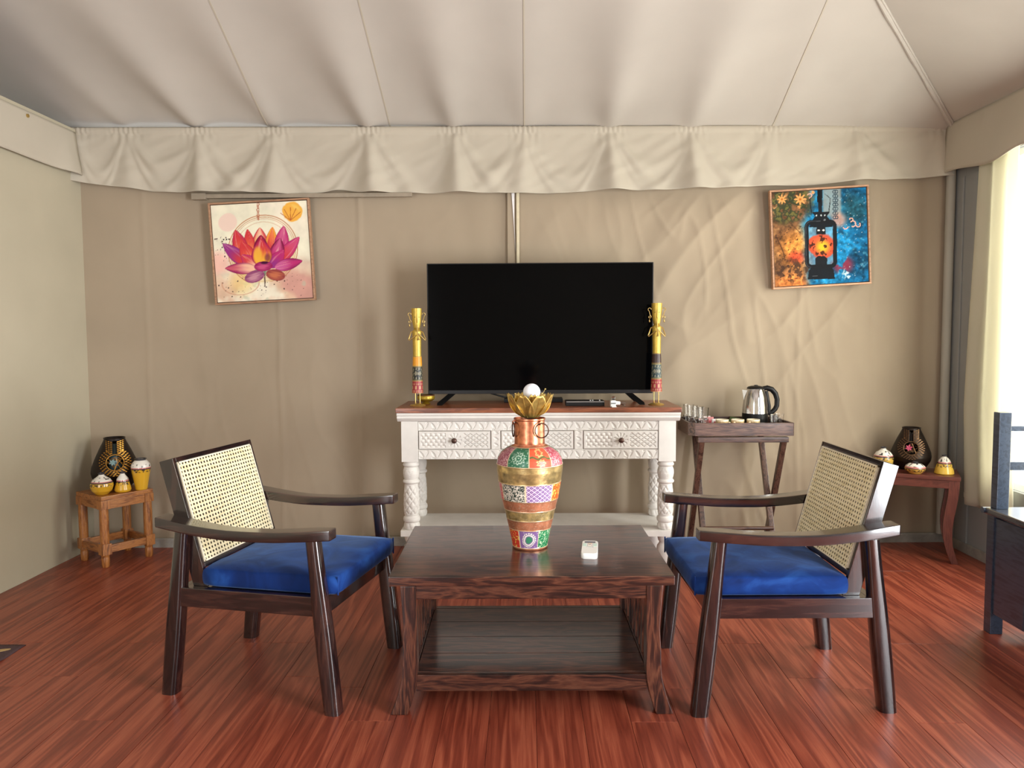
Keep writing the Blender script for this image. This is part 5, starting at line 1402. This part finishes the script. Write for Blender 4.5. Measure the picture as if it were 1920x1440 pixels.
# ------------------------------------------------------------------ framed pictures
def lotus_print(U, V):
    # u, v in 0..1, v upward; design measured on a 1440 grid of the picture
    X = 170 + 60 * (1 - V) + U * 1028; Y = 250 + (1 - V) * 1045
    rgb = np.ones(U.shape + (3,)) * np.array([242, 234, 212.])
    w1 = fbm(U, V, 3.0, 1); w2 = fbm(U, V, 5.0, 2); w3 = fbm(U, V, 9.0, 3)
    rgb = mixc(rgb, (228, 226, 200), sstep(0.45, 0.65, w1) * 0.6)
    low = sstep(800, 1150, Y + 200 * (w1 - 0.5))
    rgb = mixc(rgb, (222, 186, 158), low * sstep(0.35, 0.6, w2) * 0.9)
    rgb = mixc(rgb, (206, 150, 140), low * sstep(0.5, 0.68, w1) * 0.8)
    rgb = mixc(rgb, (176, 182, 160), low * sstep(0.6, 0.75, w3) * 0.6)
    rgb = mixc(rgb, (236, 182, 168), sstep(180, 60, np.hypot(X - 240, Y - 870)) * 0.8)
    rgb = mixc(rgb, (238, 206, 120), sstep(200, 60, np.hypot(X - 500, Y - 1090)) * 0.5)
    rgb = mixc(rgb, (196, 138, 110), sstep(0.02, 0.0, np.abs(np.hypot(X - 480, (Y - 1100) * 1.6) / 200 - 1) - 0.03) * 0.5 * (Y > 1080))
    rgb = rgb * (0.93 + 0.14 * w3)[..., None]
    # faded leaf left, golden leaf right
    d = np.hypot((X - 350) / 100, (Y - 440) / 95) + 0.25 * (w2 - 0.5); rgb = mixc(rgb, (236, 206, 192), sstep(1.05, 0.9, d) * 0.85)
    d = np.hypot((X - 1050) / 108, (Y - 355) / 105) + 0.5 * (w3 - 0.5); rgb = mixc(rgb, (238, 176, 74), sstep(1.05, 0.92, d))
    rgb = mixc(rgb, (240, 206, 110), sstep(1.0, 0.5, d) * sstep(0.4, 0.6, w3) * 0.7)
    for a in (-0.9, -0.5, 0.0, 0.45, 0.9):
        px, py = 1025, 455; t = ((X - px) * math.sin(a) - (Y - py) * math.cos(a)); o = np.abs((X - px) * math.cos(a) + (Y - py) * math.sin(a))
        rgb = mixc(rgb, (176, 92, 48), ((t > 0) & (t < 140) & (o < 4)) * 0.8)
    # gold rings
    r = np.hypot(X - 725, Y - 755)
    for rr, w, al in ((372, 7, 0.9), (352, 5, 0.8), (335, 4, 0.6), (300, 4, 0.5)):
        rgb = mixc(rgb, (190, 130, 90), sstep(w, w * 0.4, np.abs(r - rr)) * al * (Y < 1100 + 0 * X))
    rgb = mixc(rgb, (226, 196, 120), sstep(365, 340, r) * sstep(560, 760, Y) * 0.35)
    # pendant chain and dark dots
    for k in range(9):
        rr = np.hypot(X - 680 + 3 * (k % 2), (Y - 262 - 20 * k) * (1.0)); rgb = mixc(rgb, (176, 104, 76), (np.abs(rr - (12 if k % 3 == 0 else 8)) < 4) * 0.9)
    rg = np.random.RandomState(3)
    for k in range(90):
        q = rg.rand(); x, y = (205 + rg.rand() * 150, 590 + rg.rand() * 270) if q < 0.35 else (240 + rg.rand() * 950, 1010 + rg.rand() * 260)
        s = 3 + 6 * rg.rand() ** 2; rgb = mixc(rgb, (70, 50, 52), (np.hypot(X - x, Y - y) < s) * 0.85)
    for x in (305, 335, 363): rgb = mixc(rgb, (46, 38, 40), (np.hypot(X - x, Y - 620) < 9) * 0.95)
    # stem
    rgb = mixc(rgb, (86, 66, 60), ((np.abs(X - 742) < 7) & (Y > 960) & (Y < 1150)) * 0.85)
    rgb = mixc(rgb, (126, 150, 128), sstep(70, 30, np.hypot((X - 700) / 1.6, Y - 975)) * 0.8)
    def petal(bx, by, tx, ty, w, c0, c1, c2, fat=0.8):
        nonlocal rgb
        dx, dy = tx - bx, ty - by; ln = math.hypot(dx, dy); ex, ey = dx / ln, dy / ln
        t = ((X - bx) * ex + (Y - by) * ey) / ln; o = (-(X - bx) * ey + (Y - by) * ex)
        tc = np.clip(t, 0, 1); hw = w * 0.5 * np.sin(PI * np.clip(tc, 0.0001, 1) ** fat) ** 0.75
        m = (t > 0) & (t < 1) & (np.abs(o) < hw)
        if not m.any(): return
        s = o / np.maximum(hw, 1)
        str_ = vn(s * 7 + bx, t * 2 + by, 1.0, 2)
        col = np.ones(rgb.shape) * np.array(c0, float)
        col = mixc(col, c1, sstep(0.15, 0.75, t + 0.25 * (str_ - 0.5))); col = mixc(col, c2, sstep(0.45, 1.0, np.abs(s) * 0.7 + t * 0.45 + 0.3 * (str_ - 0.5)))
        col = mixc(col, (250, 214, 190), sstep(0.62, 0.85, str_) * sstep(0.9, 0.2, np.abs(s)) * 0.45)
        edge = sstep(0.80, 1.0, np.abs(s)); col = mixc(col, (120, 24, 62), edge * 0.65)
        al = sstep(1.0, 0.93, np.abs(s)) * m
        rgb = rgb * (1 - al[..., None]) + col * al[..., None]
    RED, ORG, MAG, PUR, PEA, YEL, DK = (206, 62, 66), (232, 120, 72), (186, 50, 112), (150, 54, 130), (240, 190, 160), (238, 176, 62), (120, 24, 64)
    petal(695, 800, 695, 512, 170, YEL, PEA, RED)
    petal(600, 800, 560, 522, 120, ORG, RED, RED); petal(800, 800, 832, 512, 130, RED, ORG, YEL)
    petal(520, 840, 430, 522, 165, ORG, RED, (190, 50, 80)); petal(905, 840, 952, 508, 165, MAG, (206, 96, 140), MAG)
    petal(700, 830, 705, 592, 160, RED, (176, 40, 66), DK)
    petal(560, 905, 292, 662, 150, RED, PUR, PUR); petal(880, 905, 1120, 633, 150, RED, (206, 80, 120), MAG)
    petal(610, 900, 492, 652, 165, ORG, RED, RED); petal(850, 900, 912, 636, 165, MAG, (206, 90, 136), DK)
    petal(660, 955, 495, 795, 150, PEA, RED, MAG); petal(800, 950, 952, 765, 150, PUR, MAG, MAG)
    petal(650, 950, 312, 930, 130, PEA, (200, 90, 110), (140, 30, 90)); petal(850, 950, 1150, 893, 135, (200, 96, 150), MAG, (140, 30, 90))
    petal(718, 930, 705, 636, 230, YEL, RED, (176, 40, 90), 0.75)
    d = np.hypot((X - 668) / 60, (Y - 800) / 110); rgb = mixc(rgb, (240, 184, 66), sstep(1.0, 0.5, d) * 0.85)
    d = np.hypot((X - 775) / 45, (Y - 840) / 60); rgb = mixc(rgb, (96, 30, 62), sstep(1.0, 0.4, d) * 0.6)
    def lobe(cx, cy, rx, ry, a, c0, c1):
        nonlocal rgb
        x = (X - cx) * math.cos(a) + (Y - cy) * math.sin(a); y = -(X - cx) * math.sin(a) + (Y - cy) * math.cos(a)
        q = np.hypot(x / rx, y / ry); st = vn(y / 12, x / 60, 1.0, 4)
        col = np.ones(rgb.shape) * np.array(c0, float); col = mixc(col, c1, sstep(0.2, 1.0, q + 0.5 * (st - 0.5)))
        al = sstep(1.0, 0.94, q); rgb = rgb * (1 - al[..., None]) + col * al[..., None]
    lobe(632, 1035, 112, 66, -0.25, (196, 140, 156), (140, 70, 112)); lobe(858, 1030, 108, 62, 0.25, (196, 112, 80), (146, 66, 66))
    lobe(728, 930, 102, 55, 0.0, (200, 84, 130), (150, 34, 90)); d = np.hypot((X - 740) / 52, (Y - 893) / 20); rgb = mixc(rgb, (60, 20, 50), sstep(1.0, 0.5, d) * 0.9)
    return rgb

def lantern_print(U, V):
    X = 160 + 25 * (1 - V) + U * 1130; Y = 170 - 40 * U + (1 - V) * 1150
    w1 = fbm(U, V, 4.0, 11); w2 = fbm(U, V, 8.0, 12); w3 = fbm(U, V, 26.0, 13, 3)
    lr = sstep(470, 640, X + 140 * (w1 - 0.5) + 90 * (w2 - 0.5) - 90 * sstep(600, 350, Y))
    warm = np.ones(U.shape + (3,)) * np.array([150, 108, 70.])
    warm = mixc(warm, (186, 146, 98), sstep(0.45, 0.7, w1)); warm = mixc(warm, (98, 66, 44), sstep(0.42, 0.6, w2) * 0.8)
    warm = mixc(warm, (232, 150, 70), sstep(330, 80, np.hypot(X - 470, (Y - 860))) * 0.9); warm = mixc(warm, (214, 72, 50), sstep(150, 40, np.hypot(X - 450, (Y - 960) * 1.3)) * 0.85)
    warm = mixc(warm, (238, 140, 70), sstep(300, 60, np.hypot((X - 420) * 0.8, (Y - 1290) * 1.4)) * 0.9)
    blue = np.ones(U.shape + (3,)) * np.array([22, 100, 146.])
    blue = mixc(blue, (34, 140, 196), sstep(0.42, 0.66, w1)); blue = mixc(blue, (20, 66, 96), sstep(0.5, 0.72, w2) * 0.8)
    blue = mixc(blue, (110, 180, 200), sstep(0.62, 0.8, w3) * 0.5)
    blue = mixc(blue, (40, 84, 92), sstep(260, 60, np.hypot(X - 1150, Y - 380)) * 0.7)
    rgb = warm * (1 - lr[..., None]) + blue * lr[..., None]
    rgb = rgb * (0.55 + 0.85 * fbm(U, V, 34.0, 21, 3))[..., None]
    # grey strip, red leaves, pale splash
    rgb = mixc(rgb, (150, 154, 150), sstep(130, 90, np.abs(X - 880)) * sstep(520, 440, Y) * 0.85)
    rgb = mixc(rgb, (226, 150, 120), sstep(130, 40, np.hypot(X - 960, Y - 520)) * 0.7)
    rgb = mixc(rgb, (140, 50, 70), (sstep(170, 60, np.hypot(X - 1010, (Y - 1070) * 1.1)) * sstep(0.5, 0.6, w2)) * 0.9)
    rgb = mixc(rgb, (206, 226, 232), sstep(0.62, 0.74, w3) * sstep(160, 40, np.hypot(X - 1090, Y - 1190)) * 0.9)
    # dark foliage and orange flowers upper left, foliage lower left
    fo = sstep(330, 200, np.hypot((X - 330) * 0.85, (Y - 300) * 1.1)) * sstep(0.30, 0.46, w3)
    rgb = mixc(rgb, (52, 62, 44), fo * 0.9); rgb = mixc(rgb, (120, 112, 60), fo * sstep(0.56, 0.66, w3) * 0.8)
    fo = sstep(260, 120, np.hypot((X - 400) * 0.8, (Y - 1130) * 1.3)) * sstep(0.48, 0.58, w3); rgb = mixc(rgb, (70, 50, 40), fo * 0.85)
    for cx, cy, rr in ((280, 250, 62), (500, 255, 74), (655, 175, 24), (485, 350, 24)):
        r = np.hypot(X - cx, Y - cy); th = np.arctan2(Y - cy, X - cx)
        rgb = mixc(rgb, (238, 164, 96), (r < rr * (0.72 + 0.28 * np.cos(th * 8))) * 0.95); rgb = mixc(rgb, (176, 100, 40), (r < rr * 0.22) * 0.9)
    # slope line and vine
    sl = np.abs((Y - 460) - (X - 300) * 1.05); rgb = mixc(rgb, (84, 58, 40), ((sl < 9) & (X > 290) & (X < 500)) * 0.6)
    cv = np.abs(X - (200 + 110 * np.sin((Y - 700) / 300.0 * 1.4))); rgb = mixc(rgb, (72, 46, 34), ((cv < 7) & (Y > 700) & (Y < 1000)) * 0.8)
    rg = np.random.RandomState(9)
    for k in range(130):
        x, y = 190 + rg.rand() * 330, 560 + rg.rand() * 720; s = 3 + 7 * rg.rand() ** 2
        rgb = mixc(rgb, (58, 40, 34), (np.hypot(X - x, Y - y) < s) * 0.8)
    for k in range(70):
        x, y = 930 + rg.rand() * 360, 180 + rg.rand() * 1080; rgb = mixc(rgb, (206, 226, 230), (np.hypot(X - x, Y - y) < 2 + 4 * rg.rand()) * 0.7)
    # vertical dark ornament
    for k in range(7):
        yc = 175 + 52 * k; a = np.abs(X - 922)
        q = (np.abs(np.hypot(a - 14, (Y - yc) * 0.9) - 16) < 5) | ((a < 5) & (np.abs(Y - yc) < 24)); rgb = mixc(rgb, (40, 56, 70), q * 0.85)
    # pale scrolls
    for cx, cy, r0, a0, a1 in ((1130, 570, 34, -2.5, 2.0), (1195, 585, 24, -1.0, 3.2), (1040, 600, 30, 0.2, 2.8), (1110, 520, 20, -3.0, 0.5), (615, 215, 26, -3.0, 2.0)):
        r = np.hypot(X - cx, Y - cy); th = np.arctan2(Y - cy, X - cx); rgb = mixc(rgb, (236, 176, 156), ((np.abs(r - r0) < 6) & (th > a0) & (th < a1)) * 0.95)
    # glass globe glow
    g = np.hypot((X - 750) / 1.0, (Y - 850) / 1.0)
    inside = (np.abs(X - 745) < 150) & (Y > 600) & (Y < 1060)
    rgb = mixc(rgb, (226, 210, 206), inside * 0.35)
    ball = np.hypot((X - 748) / 150, (Y - 835) / 158) + 0.55 * (w2 - 0.5)
    rgb = mixc(rgb, (226, 96, 60), sstep(1.08, 0.9, ball)); rgb = mixc(rgb, (246, 190, 50), sstep(0.75, 0.15, np.hypot((X - 765) / 150, (Y - 840) / 150)))
    rgb = mixc(rgb, (196, 70, 50), sstep(0.6, 1.0, ball) * sstep(1.1, 0.95, ball) * 0.6)
    rgb = mixc(rgb, (60, 36, 30), sstep(0.54, 0.60, w3) * sstep(1.0, 0.8, ball) * 0.9)
    # lantern body
    dk = np.array([28, 30, 34.])
    def shape(mk, c=dk, al=0.97):
        nonlocal rgb
        rgb = mixc(rgb, c, mk * al)
    def box(x0, x1, y0, y1): return (X > x0) & (X < x1) & (Y > y0) & (Y < y1)
    shape((np.abs(X - 738) < 32 - 10 * ((Y - 160) / 260)) & (Y < 430)); shape(box(704, 745, 150, 300), (20, 20, 22))
    hb = np.abs(np.abs(X - 738) - (120 - 20 * np.abs(Y - 300) / 150 * (Y > 300) - 70 * np.clip((250 - Y) / 60, 0, 1))); shape((hb < 5) & (Y > 195) & (Y < 430))
    shape((np.abs(X - 748) < interp(0, [0, 1], [0, 0]) + np.interp(Y, [415, 430, 470, 480, 520, 560, 600, 604], [105, 100, 70, 80, 110, 135, 140, 0])) & (Y > 415) & (Y < 604))
    shape(box(690, 800, 600, 690)); shape(np.hypot((X - 718) / 14, (Y - 640) / 10) < 1, (230, 230, 226)); shape(np.hypot((X - 776) / 14, (Y - 640) / 10) < 1, (230, 230, 226))
    for x in (694, 750, 792): shape(np.hypot((X - x) / 9, (Y - 458) / 10) < 1, (190, 200, 204))
    # side tubes: rounded rectangle outline
    qx = np.abs(X - 743) - (192 - 80); qy = np.abs(Y - 810) - (295 - 80)
    sdf = np.hypot(np.maximum(qx, 0), np.maximum(qy, 0)) + np.minimum(np.maximum(qx, qy), 0) - 80
    shape((np.abs(sdf + 22) < 25)); shape((np.abs(sdf + 12) < 4) & (X < 743), (84, 90, 98), 0.6)
    shape((np.abs(X - 745) < np.interp(Y, [955, 985, 1060, 1090, 1130, 1240], [40, 75, 70, 120, 150, 165])) & (Y > 955) & (Y < 1240))
    shape(np.abs(Y - 1130) + 0.02 * np.abs(X - 745) < 6 + 0 * X, (64, 68, 74), 0.0)
    shape((np.abs(Y - 1200) < 4) & (X > 640) & (X < 700), (120, 124, 128), 0.7); shape((np.hypot(X - 790, Y - 515) < 12), (150, 158, 164), 0.7)
    return rgb

def picture(name, label, cx, yf, cz, size, roll, fun, res):
    t = thing(name, label, 'picture', (cx, yf, cz)); t.rotation_euler = (0, -roll, 0)
    h = size / 2; fw = 0.010; dp = 0.030
    for nm, a, b, c, d in (('x', -h, h, h - fw, h), ('x', -h, h, -h, -h + fw), ('z', -h, -h + fw, -h + fw, h - fw), ('z', h - fw, h, -h + fw, h - fw)):
        MB().box(a, b, 0, dp, c, d).build('frame_side', M_frame, t, bevel=0.0015, seg=1)
    g = h - fw
    MB().box(-g, g, 0.014, dp - 0.004, -g, g).build('backing_board', plain('dark backing', (50, 34, 26), 0.8), t)
    c = g - 0.004
    m = MB().grid(res, res, lambda u, v: (-c + 2 * c * u, 0.006, -c + 2 * c * v)); m.box(-c, c, 0.0062, 0.0145, -c, c)
    o = m.build('printed_canvas', M_print, t, smooth=False)
    n1 = (res + 1) ** 2
    U, V = np.meshgrid(np.linspace(0, 1, res + 1), np.linspace(0, 1, res + 1))
    col = np.clip(fun(U, V), 0, 255).reshape(-1, 3) / 255.0
    allc = np.ones((len(o.data.vertices), 3)) * 0.85; allc[:n1] = col
    paint(o, allc)
    return t
picture('lotus_picture', 'square framed print of a pink lotus flower with golden rings', -1.452, 4.255, 1.666, 0.560, math.radians(2.6), lotus_print, 200)
picture('lantern_picture', 'square framed print of a glowing oil lantern on orange and blue', 1.634, 4.318, 1.730, 0.543, math.radians(3.0), lantern_print, 200)
